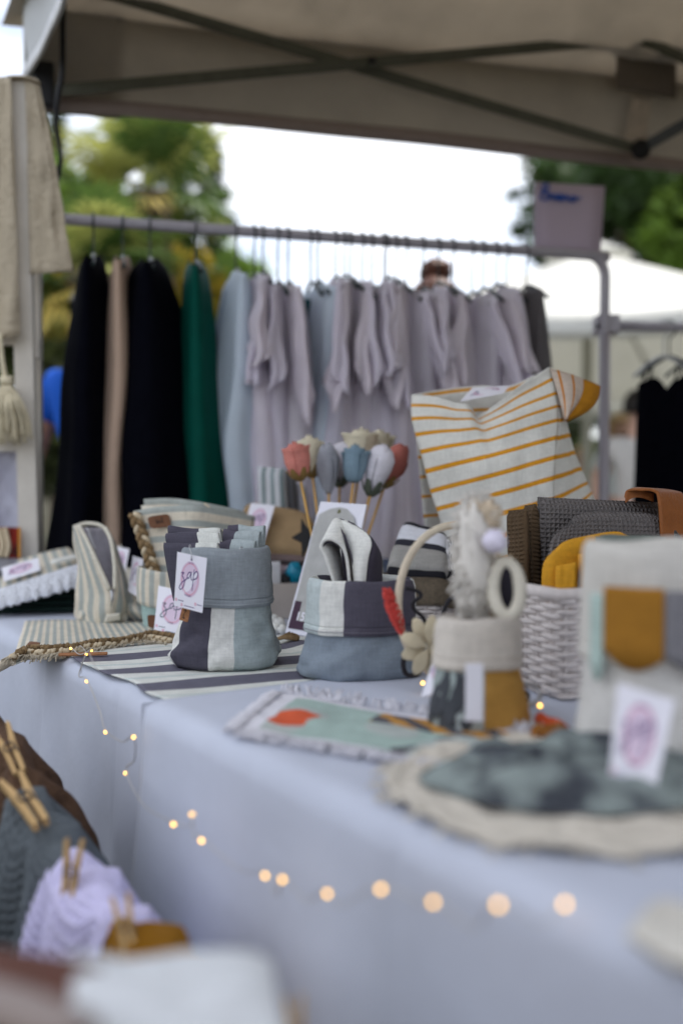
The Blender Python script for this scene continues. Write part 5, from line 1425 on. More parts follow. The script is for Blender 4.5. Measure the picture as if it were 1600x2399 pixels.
ruled('side_panel', [p + V((.0, .002, 0)) for p in Rp], Sp, M_ys, ys, uv=(.10, .47), bulge=.006, wob=.005)
# back panel with its top edge peeping over, then the folded-over corner with the mustard hem
Bk0 = pts((966, 924, dY + .04), (1010, 916, dY + .07), (1070, 908, dY + .09), (1130, 903, dY + .09), (1190, 905, dY + .08), (1250, 880, dY + .04), (1288, 862, dY))
Bk1 = pts((1000, 1300, dY + .09), (1050, 1300, dY + .1), (1100, 1300, dY + .11), (1150, 1300, dY + .11), (1200, 1300, dY + .11), (1300, 1300, dY + .11), (1400, 1300, dY + .11))
ruled('back_panel', Bk0, Bk1, mat('mustard_stripe_back', (.7, .69, .64), stripes=(0, .0402, [(0, (.70, .69, .64)), (.1, (.66, .29, .012)), (.25, (.70, .69, .64))]), bump=LIN), ys, uv=(.33, .3), nu=20)
Fa = pts((1287, 863, dY - .03), (1300, 905, dY - .04), (1312, 945, dY - .045), (1322, 985, dY - .04)); Fb = pts((1366, 890, dY + .0), (1365, 915, dY - .02), (1352, 945, dY - .03), (1326, 978, dY - .04))
ruled('corner_flap', Fa, Fb, mat('mustard_stripe_flap', (.62, .54, .46), stripes=(0, .030, [(0, (.60, .50, .42)), (.45, (.58, .20, .008)), (.62, (.60, .50, .42))]), bump=LIN), ys, uv=(.075, .11), bulge=.012)
Fc = pts((1404, 906, dY + .01), (1398, 935, dY - .01), (1376, 962, dY - .02), (1326, 987, dY - .035))
ruled('mustard_hem', Fb, Fc, mat('mustard_hem', (.42, .18, .01), bump=LIN), ys, bulge=.006, thick=.004)
card('brand_card', 'brand card pinned at the top of the mustard striped bag', pts((1078, 940, dY - .035), (1176, 922, dY - .045), (1196, 903, dY + .0), (1106, 908, dY + .01)), M_inkp, detail=False, pin=None)

# ------------------------------------------------------------------ large wicker basket with quilted cloths
K = tb(1311, 1640, ZN); bx, by = V((.93, .37, 0)), V((-.37, .93, 0))
t_ = thing('wicker_basket', K, 'large white wicker basket with grey, brown and mustard pouches', 'basket')
ft2 = [K, K + bx * .10, K + bx * .20, K + bx * .30, K + bx * .40, K + bx * .40 + by * .10, K + bx * .40 + by * .22, K + bx * .30 + by * .22, K + bx * .2 + by * .22, K + bx * .1 + by * .22, K + by * .22, K + by * .11]
HB = (1640 - 1402) * mpp(K.y)
wicker(t_, ft2, ZN, 19, HB / 19, .0038, .0038, 22)
tube('rim', [V((p.x, p.y, ZN + HB + .004)) for p in ft2], .009, M_wick, t_, closed=True, sides=8)
def slab(name, label, cat, pts_, th_, m, uv=None, group='cloth goods in the large basket', corner=0.0, ex=.25, wob=.002):
    o = pillow(name, [at(*p) for p in pts_], th_, m, None, uv=uv, corner=corner, ex=ex, wob=wob); return tag(o, label, cat, group)
M_brn = mat('brown_waffle', (.115, .075, .042), rough=.95, var=.15, bump=('waffle', 160, .8)); M_gwf = mat('grey_waffle', (.225, .205, .20), rough=.95, var=.1, bump=('waffle', 150, 1.0))
slab('folded_cloth', 'dark brown folded cloth leftmost in the large basket', 'cloth', [(1205, 1500, 1.42), (1240, 1500, 1.40), (1232, 1192, 1.44), (1190, 1196, 1.46)], .02, M_brn)
slab('folded_cloth', 'second brown folded cloth in the large basket', 'cloth', [(1232, 1500, 1.44), (1268, 1500, 1.42), (1256, 1180, 1.47), (1228, 1184, 1.49)], .02, M_brn)
slab('waffle_cloth', 'tall grey waffle cloth at the back of the large basket', 'cloth', [(1248, 1500, 1.45), (1600, 1500, 1.52), (1560, 1178, 1.55), (1258, 1164, 1.48)], .022, M_gwf, uv=(.22, .2))
slab('waffle_pouch', 'grey waffle pouch with rounded piped corner in the large basket', 'pouch', [(1280, 1500, 1.39), (1620, 1500, 1.47), (1600, 1202, 1.50), (1284, 1196, 1.43)], .022, M_gwf, uv=(.22, .2), corner=1.3)
slab('mustard_pouch', 'mustard pouch with rounded corners in the large basket', 'pouch', [(1268, 1480, 1.335), (1470, 1480, 1.37), (1500, 1232, 1.42), (1268, 1274, 1.37)], .026, M_must, corner=1.2)
slab('mustard_cloth', 'folded mustard cloth in front of the mustard pouch', 'cloth', [(1296, 1480, 1.315), (1352, 1480, 1.31), (1352, 1316, 1.345), (1300, 1326, 1.35)], .02, M_must)
slab('mustard_roll', 'narrow rolled mustard cloth beside the folded one', 'cloth', [(1356, 1480, 1.32), (1400, 1480, 1.32), (1398, 1290, 1.36), (1352, 1298, 1.36)], .022, M_must)
slab('sage_cloth', 'grey-green folded cloth behind the cream cuffed bag', 'cloth', [(1396, 1400, 1.24), (1600, 1400, 1.24), (1560, 1262, 1.32), (1394, 1256, 1.30)], .03, mat('grey_green_linen', (.16, .19, .17), bump=LIN))
ls = thing('leather_strap', at(1530, 1260, 1.48), 'tan leather strap bent over the grey waffle cloth', 'strap')
M_strap = mat('tan_leather', (.28, .095, .025), rough=.5, var=.12, vscale=60, bump=('noise', 200, .3))
ruled('strap_band', pts((1464, 1166, 1.50), (1470, 1150, 1.50), (1500, 1147, 1.475), (1530, 1150, 1.47), (1542, 1170, 1.465), (1548, 1265, 1.46)), pts((1470, 1160, 1.56), (1480, 1146, 1.56), (1510, 1145, 1.54), (1580, 1152, 1.53), (1600, 1170, 1.52), (1612, 1265, 1.50)), M_strap, ls, thick=.004)
ruled('strap_loop', pts((1464, 1168, 1.50), (1472, 1152, 1.50), (1500, 1150, 1.50), (1530, 1156, 1.50)), pts((1464, 1178, 1.50), (1478, 1168, 1.50), (1500, 1166, 1.50), (1530, 1176, 1.50)), M_strap, ls, thick=.004)

# ================================================================== near, out of focus
# hoop with dried flowers
hd_ = 1.29
hp = thing('flower_hoop', tb(1060, 1610, ZN), 'pale wooden hoop with red bunny tail and cream flower', 'wreath')
hc = at(1062, 1410, hd_)
M_hoop = mat('pale_rattan', (.60, .52, .40), rough=.7, var=.1)
tube('hoop', [hc + V((math.cos(a) * 132, 0, math.sin(a) * 180)) * mpp(hd_) + V((0, .02 * math.cos(a), 0)) for a in [k * 2 * PI / 40 for k in range(40)]], .0052, M_hoop, hp, sides=8, closed=True)
M_bun = mat('red_bunny_tail', (.62, .085, .07), rough=.95, var=.2, vscale=200)
q = random.Random(2); th = []
for k in range(520):
    f_ = q.random(); c_ = lerp(at(908, 1385, hd_ - .02), at(944, 1492, hd_ - .02), f_)
    r_ = 18 * mpp(hd_) * math.sin(PI * (.10 + .84 * f_)) ** .6; a = q.uniform(0, 2 * PI)
    d_ = V((math.cos(a), math.sin(a), 0)); th.append([c_ + d_ * r_ * .3, c_ + d_ * r_ + V((-.002, 0, .005))])
tubes('bunny_tail', th, .0009, M_bun, hp, 4, kind='stuff')
tube('bunny_core', pts((908, 1388, hd_ - .02), (924, 1440, hd_ - .02), (944, 1490, hd_ - .02)), [.004, .006, .003], M_bun, hp, n=5)
M_wire = mat('black_wire', (.02, .018, .022), rough=.6)
tube('wire_script', pts((950, 1378, hd_ - .015), (975, 1384, hd_ - .015), (986, 1396, hd_ - .015), (968, 1412, hd_ - .015), (972, 1430, hd_ - .015), (990, 1446, hd_ - .015), (998, 1466, hd_ - .015), (980, 1462, hd_ - .015)), .0026, M_wire, hp, n=6)
tube('wire_script', pts((950, 1528, hd_ - .015), (944, 1556, hd_ - .015), (952, 1580, hd_ - .015), (972, 1582, hd_ - .015), (984, 1572, hd_ - .015)), .0034, M_wire, hp, n=6)
tube('wire_script', pts((1036, 1460, hd_ - .015), (1040, 1430, hd_ - .015), (1054, 1404, hd_ - .015), (1074, 1392, hd_ - .015)), .003, M_wire, hp, n=6)
M_fl = mat('cream_petal', (.62, .54, .38), rough=.9, var=.08, transl=.15)
fc = at(1000, 1510, hd_ - .03)
for k in range(9):
    a = k * 2 * PI / 9; 
    def pet(u, v, a=a):
        r_ = 62 * mpp(hd_) * v; sp__ = (u - .5) * .9 * math.sin(PI * min(1, v * .8 + .15))
        return fc + V((math.cos(a + sp__) * r_, -.012 * (1 - v) - .012 * math.sin(v * 2) + .006 * math.sin(k * 3), math.sin(a + sp__) * r_ * 1.15))
    grid('petal', pet, 8, 8, M_fl, hp, thick=.002)
tube('hoop_foot', [at(1062, 1590, hd_), tb(1062, 1612, ZN)], .008, M_hoop, hp)
# cuffed bag with leaf print
nb = tb(1118, 1700, ZN); nd = nb.y; k3 = mpp(nd)
M_leafp = mat('leaf_print_linen', (.33, .37, .38), stripes=(0, 1.0, [(0, (.45, .24, .06)), (.30, (.33, .37, .38)), (.5, (.30, .35, .34)), (.60, (.07, .075, .085)), (.63, (.36, .42, .41)), (.655, (.07, .075, .085)), (.675, (.36, .40, .40)), (.765, (.48, .26, .06))]), bump=LIN, var=.12, vscale=30)
nbag = sack('fabric_bag', 'blurred bag with cream cuff, leaf print and mustard panel', 'bag', nb, R(3),
     [(0, 112 * k3), (.012, 113 * k3), (.04, 104 * k3), (.075, 92 * k3), (.12, 90 * k3)], M_leafp, cuff=(.066, .121, 92 * k3), cuffm=mat('warm_cream_linen', (.60, .55, .49), bump=LIN), sq=2.3, ratio=.8, seed=15, wob=.07, group='standing fabric bags')
box('white_label', Fr(at(1108, 1622, nd - .062)), (-.008, .010, -.0015, .0015, -.03, .03), M_card, nbag)
for a0, z0, a1, z1, wd_ in ((3.35, .004, 3.55, .052, .010), (3.62, .012, 3.85, .066, .011), (3.95, .004, 4.02, .040, .010), (4.10, .018, 4.28, .066, .011), (4.34, .003, 4.36, .030, .008)):
    def lf(u, v, a0=a0, z0=z0, a1=a1, z1=z1, wd_=wd_):
        a = lerp(a0, a1, v); z = lerp(z0, z1, v); o_ = (u - .5) * wd_ * math.sin(PI * v) ** .7 * 2
        r_ = interp([(0, 113), (.012, 114), (.04, 106), (.075, 94)], z) * k3 * 1.035 + .001
        return Fr(nb, R(3))(math.cos(a) * r_ + o_ * -math.sin(a) * .9, (math.sin(a) * r_ + o_ * math.cos(a) * .9) * .8, z)
    grid('leaf_print', lf, 6, 12, mat('dark_leaf_print', (.06, .065, .075), rough=.9), nbag, thick=.0006)
tg_ = card('hang_tag', 'lilac brand tag leaning edge-on beside the cuffed bag', pts((986, 1632, 1.18), (1022, 1624, 1.10), (1068, 1462, 1.13), (1040, 1468, 1.20)), M_inkp, detail=False)
pl_ = thing('pampas_bundle', at(1105, 1450, nd), 'fluffy cream pampas bundle rising from the cuffed bag', 'dried flowers')
q = random.Random(12); th = []
for k in range(1500):
    f_ = q.random() ** .8
    c_ = lerp(at(1098, 1450, nd), at(1122, 1185, nd + .03), f_); r_ = interp([(0, 22), (.25, 46), (.6, 52), (.85, 56), (1, 30)], f_) * k3 * q.uniform(.2, 1)
    a = q.uniform(0, 2 * PI); d_ = V((math.cos(a), math.sin(a) * .8, 0)); p = c_ + d_ * r_ * .5
    th.append([p, p + d_ * r_ * .4 + V((0, 0, .012)), p + d_ * r_ * .7 + V((q.uniform(-.004, .004), 0, q.uniform(-.006, .02)))])
tubes('plumes', th, .0017, mat('pampas_cream', (.80, .76, .70), rough=.95, var=.05, transl=.15), pl_, 3, kind='stuff')
blob('plume_core', at(1106, 1335, nd + .01), .0195, MATS['pampas_cream'], pl_, amp=.4, seed=2, sq=(1, 1, 3.6))
blob('plume_head', at(1130, 1215, nd + .02), .018, mat('pampas_tan', (.55, .45, .33), rough=.95, var=.2, vscale=120), pl_, amp=.5, fq=4, seed=4, sq=(1.2, 1, 1.1))
bl_ = blob('lilac_pompom', at(1158, 1268, nd - .02), .0130, mat('lilac_felt', (.70, .66, .78), rough=.95, var=.1, vscale=100), None, amp=.12, fq=8, nu=28, nv=20); tag(bl_, 'pale lilac pompom beside the pampas bundle', 'pompom')
rg_ = thing('padded_ring', at(1180, 1440, nd - .03), 'white padded ring with dark centre leaning in the cuffed bag', 'ring')
rc = at(1186, 1380, nd - .004)
tube('padded_band', [rc + V((math.cos(a) * 32, .02 * math.sin(a) / k3 * .5, math.sin(a) * 60)) * k3 for a in [k * 2 * PI / 28 for k in range(28)]], .0075, M_cream, rg_, sides=8, closed=True)
disc('dark_centre', Fr(rc + V((0, .004, 0)), R(-10)), 28 * k3, 58 * k3, M_dark, rg_, cz=0)
pk_ = pillow('kraft_packet', pts((1146, 1450, nd + .01), (1212, 1450, nd + .01), (1200, 1300, nd + .03), (1140, 1302, nd + .03)), .012, mat('kraft_paper', (.45, .36, .25), var=.08), None, ex=.2); tag(pk_, 'kraft paper packet behind the lilac pompom', 'packet')
kc = thing('keyring', tb(1225, 1660, ZN), 'silver and black keyring on the table beside the cuffed bag', 'keyring')
tube('key_loop', [tb(1232, 1650, ZN + .010) + V((math.cos(a) * .016, math.sin(a) * .012, .010 * math.sin(a) + .012)) for a in [k * PI / 8 for k in range(16)]], .0028, M_steel, kc, closed=True)
tube('key_strap', pts((1222, 1640, 1.2), (1212, 1680, 1.17), (1206, 1712, 1.15)), [.008, .010, .010], M_blackp, kc, n=4)
blob('key_bead', tb(1226, 1632, ZN + .010), .008, M_dark, kc, amp=.2)
# colourful fringed mat
mA = [tb(560, 1722, ZN), tb(1120, 1812, ZN), tb(1330, 1745, ZN), tb(660, 1634, ZN)]
PAL = [mat('mat_white', (.68, .67, .72), bump=LIN, var=.04), mat('mat_mint', (.36, .47, .43), bump=LIN, var=.07), mat('mat_red', (.62, .10, .035), bump=LIN, var=.06), mat('mat_orange', (.48, .24, .05), bump=LIN, var=.06), mat('mat_charcoal', (.09, .085, .10), bump=LIN, var=.08), mat('mat_sage', (.42, .46, .44), bump=LIN, var=.06)]
def matm(u, v):
    w_ = .03 * nz(u * 9, v * 9, 2)
    if u < .07 or u > .965 or v < .06 or v > .93: return 0
    if ((u - .155 + w_) / .085) ** 2 + ((v - .40 - .5 * (u - .155)) / .20) ** 2 < 1: return 2
    if u > .42 and v > .62 + w_:
        return 4 if math.sin((u * 1.0 + v * .5 + w_) * 42) > .1 else 3
    if u < .62 + w_ + .2 * v: return 1 if nz(u * 4, v * 3, 7) > -.12 else 5
    if u > .86: return 3 if v < .5 + w_ else 2
    return 5 if nz(u * 7, v * 5, 9) > -.25 else 4
fm = thing('fringed_mat', mA[0], 'white fringed mat with red, mint and orange leaf print', 'mat')
grid('mat_sheet', lambda u, v: bil(mA, u, v) + V((0, 0, .004 + .0025 * nz(u * 6, v * 5) + .007 * math.exp(-((v - .5) / .4) ** 2) * abs(nz(u * 3, 1)))), 110, 60, PAL, fm, uv=(.4, .3), mfn=matm, thick=.002)
q = random.Random(8); th = []
for k in range(520):
    e = q.random(); sd = q.randrange(3)
    p, o = ((lerp(mA[3], mA[2], e), V((.1, 1, 0))) if sd == 0 else (lerp(mA[0], mA[1], e), V((-.5, -1, 0))) if sd == 1 else (lerp(mA[0], mA[3], e), V((-1, 0, 0))))
    p = p + V((0, 0, .006)); o = (o + V((q.uniform(-.4, .4), q.uniform(-.4, .4), 0))).normalized()
    th.append([p, p + o * q.uniform(.008, .014) + V((0, 0, q.uniform(0, .010 if sd == 0 else .003))), p + o * q.uniform(.016, .022) + V((0, 0, q.uniform(-.004, .012 if sd == 0 else .0)))])
tubes('fringe', th, .0012, PAL[0], fm, 4, kind='stuff')
rd_ = pillow('red_cloth', [tb(1250, 1690, ZN + .006), tb(1330, 1724, ZN + .006), tb(1330, 1700, ZN + .012), tb(1262, 1672, ZN + .012)], .012, PAL[2], None, wob=.004); tag(rd_, 'small red cloth beyond the cuffed bag', 'cloth')
rd_ = pillow('rust_cloth', [tb(1235, 1738, ZN + .006), tb(1345, 1728, ZN + .006), tb(1320, 1702, ZN + .012), tb(1245, 1706, ZN + .012)], .014, mat('rust_linen', (.30, .12, .025), bump=LIN), None, wob=.004); tag(rd_, 'rust brown cloth peeking out right of the cuffed bag', 'cloth')
# big cream cuffed bag at the right
rb_ = tb(1545, 1795, ZN); rd = rb_.y; k4 = mpp(rd)
M_rc = mat('cream_mustard_cuff', (.62, .60, .55), stripes=(0, 1.0, [(0, (.62, .60, .55)), (.55, (.44, .55, .50)), (.600, (.46, .22, .03)), (.725, (.27, .26, .27)), (.86, (.62, .60, .55))]), bump=LIN, var=.05)
rbag = sack('fabric_bag', 'large blurred cream bag with mustard patch at the right edge', 'bag', rb_, R(0),
     [(0, 178 * k4), (.02, 182 * k4), (.06, 176 * k4), (.12, 168 * k4), (.205, 172 * k4)], mat('cream_bag_linen', (.60, .58, .55), bump=LIN, var=.05), cuff=(.104, .212, 170 * k4), cuffm=mat('cream_cuff_top', (.60, .575, .53), bump=LIN, var=.05), sq=2.4, ratio=.8, seed=22, wob=.06, group='standing fabric bags', lining=M_cream)
def pat(u0, u1, z0, z1, m, nm):
    f_ = Fr(rb_, 0)
    def fn(u, v):
        a = 2 * PI * lerp(u0, u1, u); z = lerp(z0, z1, v) - (.016 * math.sin(u * PI * .9) if v < .01 else 0)
        r_ = 170 * k4 + .012; return f_(math.cos(a) * r_, math.sin(a) * r_ * .84, z)
    return grid(nm, fn, 16, 10, m, rbag, thick=.002, uv=(.06, .07))
pat(.566, .599, .104, .168, mat('pale_mint_patch', (.42, .53, .49), bump=LIN), 'mint_panel')
pat(.601, .712, .118, .176, mat('ochre_patch', (.34, .155, .018), bump=LIN), 'mustard_panel')
pat(.714, .86, .114, .174, mat('grey_patch', (.20, .195, .21), bump=LIN), 'grey_panel')
card('brand_card', 'large blurred brand card hanging from the cream bag at the right', pts((1425, 1832, .80), (1530, 1870, .785), (1580, 1640, .80), (1446, 1600, .815)), M_inkp)
# grey cloth on round cream mat
rm = tb(1335, 1858, ZN); rmd = rm.y
ro_ = thing('round_mat', rm, 'round cream woven mat at the near edge of the table', 'mat')
M_crp = mat('cream_rope', (.62, .57, .49), rough=.95, var=.12, vscale=40, bump=('noise', 70, .9))
def matdisc(u, v):
    a = 2 * PI * u; r_ = .158 * (1 + .05 * nz(math.cos(a) * 2, math.sin(a) * 2, 4) + .02 * math.sin(a * 23) * v ** 6)
    h = .006 + .0014 * math.sin(v * 46 + .6 * nz(a, v * 3)) + .004 * nz(math.cos(a) * 5 * v, math.sin(a) * 5 * v, 8) + .003 * math.sin(a * 9 + 2 * nz(a)) * smst(.8, 1, v)
    return rm + V((math.cos(a) * r_ * v, math.sin(a) * r_ * v, max(.003, h)))
grid('woven_disc', matdisc, 120, 40, M_crp, ro_, uv=(1, .17), cu=True, thick=.004)
q = random.Random(18); th = []
for k in range(420):
    a = q.uniform(0, 2 * PI); p = matdisc(a / (2 * PI), 1.0); o = V((math.cos(a + q.uniform(-.4, .4)), math.sin(a + q.uniform(-.4, .4)), q.uniform(-.1, .25)))
    th.append([p, p + o * q.uniform(.006, .01), p + o * q.uniform(.010, .018) - V((0, 0, .004))])
tubes('fringe', th[::4], .0009, M_crp, ro_, 4, kind='stuff')
gc = thing('crumpled_cloth', rm, 'crumpled grey cloth on the round cream mat', 'cloth')
def crump(u, v):
    a, r_ = 2 * PI * u, v
    x = math.cos(a) * .146 * r_; y = math.sin(a) * .105 * r_
    h = .014 + .030 * (1 - r_ ** 4) * (.55 + .45 * nz(x * 14, y * 20, 3)) + .020 * abs(nz(x * 20 + y * 16, y * 24, 5)) - .012 * r_ ** 6
    return rm + V((.012, .014, 0)) + V((x * .96 + .02 * nz(a, r_), y + .3 * x * .2, max(.012, h)))
grid('cloth_sheet', crump, 90, 30, mat('slate_print_cloth', (.05, .056, .068), var=.25, vscale=30, vcol=((.24, .28, .27), 22), bump=LIN), gc, cu=True)
rd_ = pillow('red_pouch', [tb(1535, 1852, ZN + .01), tb(1700, 1862, ZN + .01), tb(1690, 1815, ZN + .02), tb(1540, 1808, ZN + .02)], .02, mat('dark_red_cloth', (.14, .012, .010), bump=LIN), None); tag(rd_, 'dark red pouch below the blurred brand card', 'pouch')
nc_ = pillow('cream_cloth', [tb(1460, 2196, ZN + .012), tb(1760, 2330, ZN + .012), tb(1800, 2160, ZN + .012), tb(1520, 2120, ZN + .012)], .018, mat('cream_folded_linen', (.62, .59, .53), bump=LIN), None, wob=.003); tag(nc_, 'folded cream cloth at the near right table corner', 'cloth')

# ------------------------------------------------------------------ string of warm fairy lights down the front of the cloth
FRP = P0 - TN * .046
def fr(px, py, o=0.0): return onplane(px, py, FRP - TN * o, TN)
M_bulb = mat('lit_warm_bulb', (1, .8, .5), emit=((1.0, .52, .06), 3.4)); M_swire = mat('silver_wire', (.50, .48, .46), rough=.35, metal=.8)
sl_ = thing('fairy_lights', tb(170, 1532, TZ), 'silver wire string of small warm lights draped down the tablecloth', 'string lights')
bulbs = [tb(167, 1519, ZF + .016), tb(215, 1524, ZF + .018), tb(203, 1533, ZF + .016)]
front = [(204, 1596), (248, 1715), (314, 1727), (295, 1811), (407, 1931), (451, 1908), (473, 1969), (622, 2051), (662, 2060), (767, 2093), (892, 2083), (1015, 2113), (1167, 2120), (1320, 2118)]
FRN = P0 - TN * .072
bulbs += [fr(*p) if p[0] < 340 else onplane(p[0], p[1], FRN, TN) for p in front[:-1]] + [tb(1322, 2118, ZN + .004)]
for p in bulbs: blob('bulb', p, .0021, M_bulb, sl_, amp=0, nu=10, nv=8)
path = []
for i, p in enumerate(bulbs):
    if i:
        a = bulbs[i - 1]; m_ = lerp(a, p, .5) + V((rnd.uniform(-.012, .012), -.004, rnd.uniform(-.022, -.002)))
        path.append(m_)
    path.append(p + V((0, .001, .002)))
tube('wire', path, .0008, M_swire, sl_, sides=5, n=6)
tube('wire_loop', [tb(205, 1530, ZF + .02), tb(190, 1513, ZF + .024), tb(180, 1520, ZF + .018)], .0006, M_swire, sl_, sides=5, n=6)
tube('wire_loop', [fr(203, 1533), fr(193, 1555, .004), fr(191, 1577, .002)], .0007, M_swire, sl_, sides=5, n=6)
tube('wire_loop', [fr(210, 1530, .01), fr(222, 1558, .012), fr(232, 1572, .006)], .0006, M_swire, sl_, sides=5, n=6)
xb = [tb(1264, 1653, ZN + .016), at(990, 1600, 1.26)]
s2 = thing('fairy_lights', tb(1264, 1662, ZN), 'short run of warm lights among the goods by the large basket', 'string lights')
for p in xb: blob('bulb', p, .0024, M_bulb, s2, amp=0, nu=10, nv=8)
tube('wire', [xb[1], lerp(*xb, .5) + V((0, .04, .03)), xb[0]], .0006, M_swire, s2, sides=5, n=8)

# ------------------------------------------------------------------ clothes line with pegs and waffle towels (lower left)
LP = pts((-190, 1560, 1.42), (-60, 1650, 1.32), (30, 1765, 1.22), (70, 1885, 1.13), (168, 2030, 1.05), (298, 2175, .93), (480, 2290, .80), (690, 2420, .68), (900, 2560, .60))
LS = cat_rom(LP, 12)
def ln(s_):
    x = s_ * 12; i = max(0, min(int(x), len(LS) - 2)); return lerp(LS[i], LS[i + 1], x - i), (LS[i + 1] - LS[i]).normalized()
cln = tube('clothes_line', LS, .0013, M_cord, None, sides=6); tag(cln, 'thin cream clothes line holding pegged towels at the lower left', 'clothes line')
ps_ = thing('line_post', V((LP[0].x, LP[0].y, 0)), 'wooden post at the far end of the clothes line', 'post')
box('upright', Fr(V((LP[0].x, LP[0].y, 0))), (-.02, .02, -.02, .02, .02, LP[0].z + .05), M_wood, ps_, .003)
box('foot', Fr(V((LP[0].x, LP[0].y, 0))), (-.14, .14, -.14, .14, 0, .02), M_wood, ps_, .003)
def towel_over(name, label, s0, s1, m, lenL, lenR, sprL, sprR, seed, lift=.0, fold=.02, uvn=None, nf=3, th_=.004, waf=0):
    Lw = (ln(s1)[0] - ln(s0)[0]).length
    t = thing(name, ln((s0 + s1) / 2)[0] - V((0, 0, max(lenL, lenR))), label, 'towel', 'towels pegged on the line')
    def fn(u, v):
        p, d_ = ln(lerp(s0, s1, u)); sd = V((d_.y, -d_.x, 0)).normalized()     # to the table side is -sd ... keep left/right by sign
        if sd.x > 0: sd = -sd                                               # sd points to the camera-left
        x = (v - .5) * 2                                                     # -1 left fall .. 1 right fall
        L_, sp2 = (lenL, sprL) if x < 0 else (lenR, sprR)
        ax = abs(x)
        top = lift * math.sin(PI * u) ** .7 + .012 * nz(u * 4 + seed, 2.0)
        rr = .012 + .012 * math.sin(PI * u)
        y = (rr * math.sin(min(1, ax * 6) * PI / 2) + sp2 * max(0, ax - .1) ** .8) * (1 if x < 0 else -1)
        z = -rr * (1 - math.cos(min(1, ax * 6) * PI / 2)) - L_ * max(0, ax - .14)
        # folds running down from the pegs, rounded on top and pinched between
        ph = nf * PI * u + seed + 1.6 * nz(u * 2, ax * 2, seed)
        w_ = fold * smst(.04, .5, ax) * math.sin(ph) + .010 * nz(u * 3, v * 6, seed)
        wf = 0.0
        if waf:
            gx, gy = u * Lw * 1.15 / waf, v * (lenL + lenR) / waf
            wf = .0052 * (max(abs(math.sin(PI * gx)), abs(math.sin(PI * gy))) ** 3 - .5) * (1 if x < 0 else -1)
        return p + sd * wf * smst(.03, .15, ax) + V((0, 0, abs(wf) * 0 + (wf if x < 0 else -wf) * (1 - smst(.03, .2, ax)))) + V((0, 0, top + z + .010 * nz(u * 6, v * 4, seed) + .012 * smst(.02, .2, ax) * math.cos(ph))) + sd * (y + w_) + d_ * (.025 * nz(u * 2, v * 5, seed + 3) * (.3 + ax))
    grid('towel_sheet', fn, 150 if waf else 60, 330 if waf else 90, m, t, uv=uvn or (Lw * 1.2, lenL + lenR), thick=th_)
    return t
M_brm = mat('brown_muslin', (.10, .055, .032), rough=.95, var=.18, vscale=50, bump=('noise', 90, .9))
M_gwt = mat('slate_waffle', (.135, .155, .17), rough=.95, var=.10, bump=('weave', 900, .2)); M_lwt = mat('lilac_waffle', (.72, .68, .93), rough=.95, var=.05, bump=('weave', 900, .2), transl=.12); M_mwt = mat('mustard_knit', (.72, .31, .01), rough=.95, var=.12, bump=('waffle', 260, 1.2))
towel_over('brown_towel', 'brown muslin cloth pegged farthest along the line', .9, 2.75, M_brm, .34, .16, .02, .07, 1, lift=.012, fold=.022, nf=4)
towel_over('slate_towel', 'slate grey waffle towel pegged between brown and lilac ones', 2.75, 4.0, M_gwt, .42, .15, .05, .06, 4, lift=.016, fold=.026, nf=4, waf=.0085, th_=.002)
towel_over('lilac_towel', 'pale lilac waffle towel pegged in the middle of the line', 3.75, 5.0, M_lwt, .34, .22, .045, .085, 7, lift=.014, fold=.024, nf=4, waf=.0095, th_=.002)
towel_over('mustard_towel', 'mustard knitted towel pegged nearest the camera', 4.78, 6.1, M_mwt, .26, .22, .025, .06, 9, lift=.014, fold=.018, nf=3)
def peg(label, top, bot, dd, spread=.011):
    a, b = at(*top), at(*bot)
    ax = (a - b).normalized()
    f_ = Ax(b, V((1, 0, 0)) - ax * ax.x, ax); k = (a - b).length / .072
    t = thing('clothes_peg', b, label, 'clothes peg', 'wooden pegs on the line')
    for s_ in (-1, 1):
        prof = [(s_ * .0022, 0), (s_ * .0075, 0), (s_ * .0085, .030), (s_ * (.006 + spread * .5), .070), (s_ * (.0025 + spread * .5), .072), (s_ * .0022, .040)]
        pr = [(x * k, z * k) for x, z in prof]
        vs = [f_(x, y, z) for y in (-.0048 * k, .0048 * k) for x, z in pr]
        n = len(pr); fs = [tuple(range(n)), tuple(range(2 * n - 1, n - 1, -1))] + [(i, n + i, n + (i + 1) % n, (i + 1) % n) for i in range(n)]
        link('prong', vs, fs, M_wood, t, smooth=False)
    R_ = .0062 * k
    tube('spring', [f_(math.cos(a_) * R_, -.0060 * k, .036 * k + math.sin(a_) * R_) for a_ in [j * PI / 8 for j in range(16)]], .0009 * k, mat('rusty_wire', (.10, .08, .07), rough=.5, metal=.6), t, closed=True)
    tube('spring_arm', [f_(R_, -.0058 * k, .036 * k), f_(.009 * k, -.003 * k, .018 * k)], .0009 * k, MATS['rusty_wire'], t)
peg('wooden peg on the brown cloth at the left photo edge', (2, 1700, 1.20), (48, 1810, 1.16), 1.2)
peg('wooden peg joining the brown cloth and the slate towel', (26, 1822, 1.12), (98, 1932, 1.06), 1.12)
peg('wooden peg on the lilac waffle towel', (176, 1964, 1.00), (160, 2112, .99), 1.0)
peg('blurred wooden peg on the mustard towel', (282, 2096, .90), (308, 2246, .87), .9)
peg('very blurred wooden peg at the bottom edge', (688, 2330, .66), (700, 2490, .64), .66)

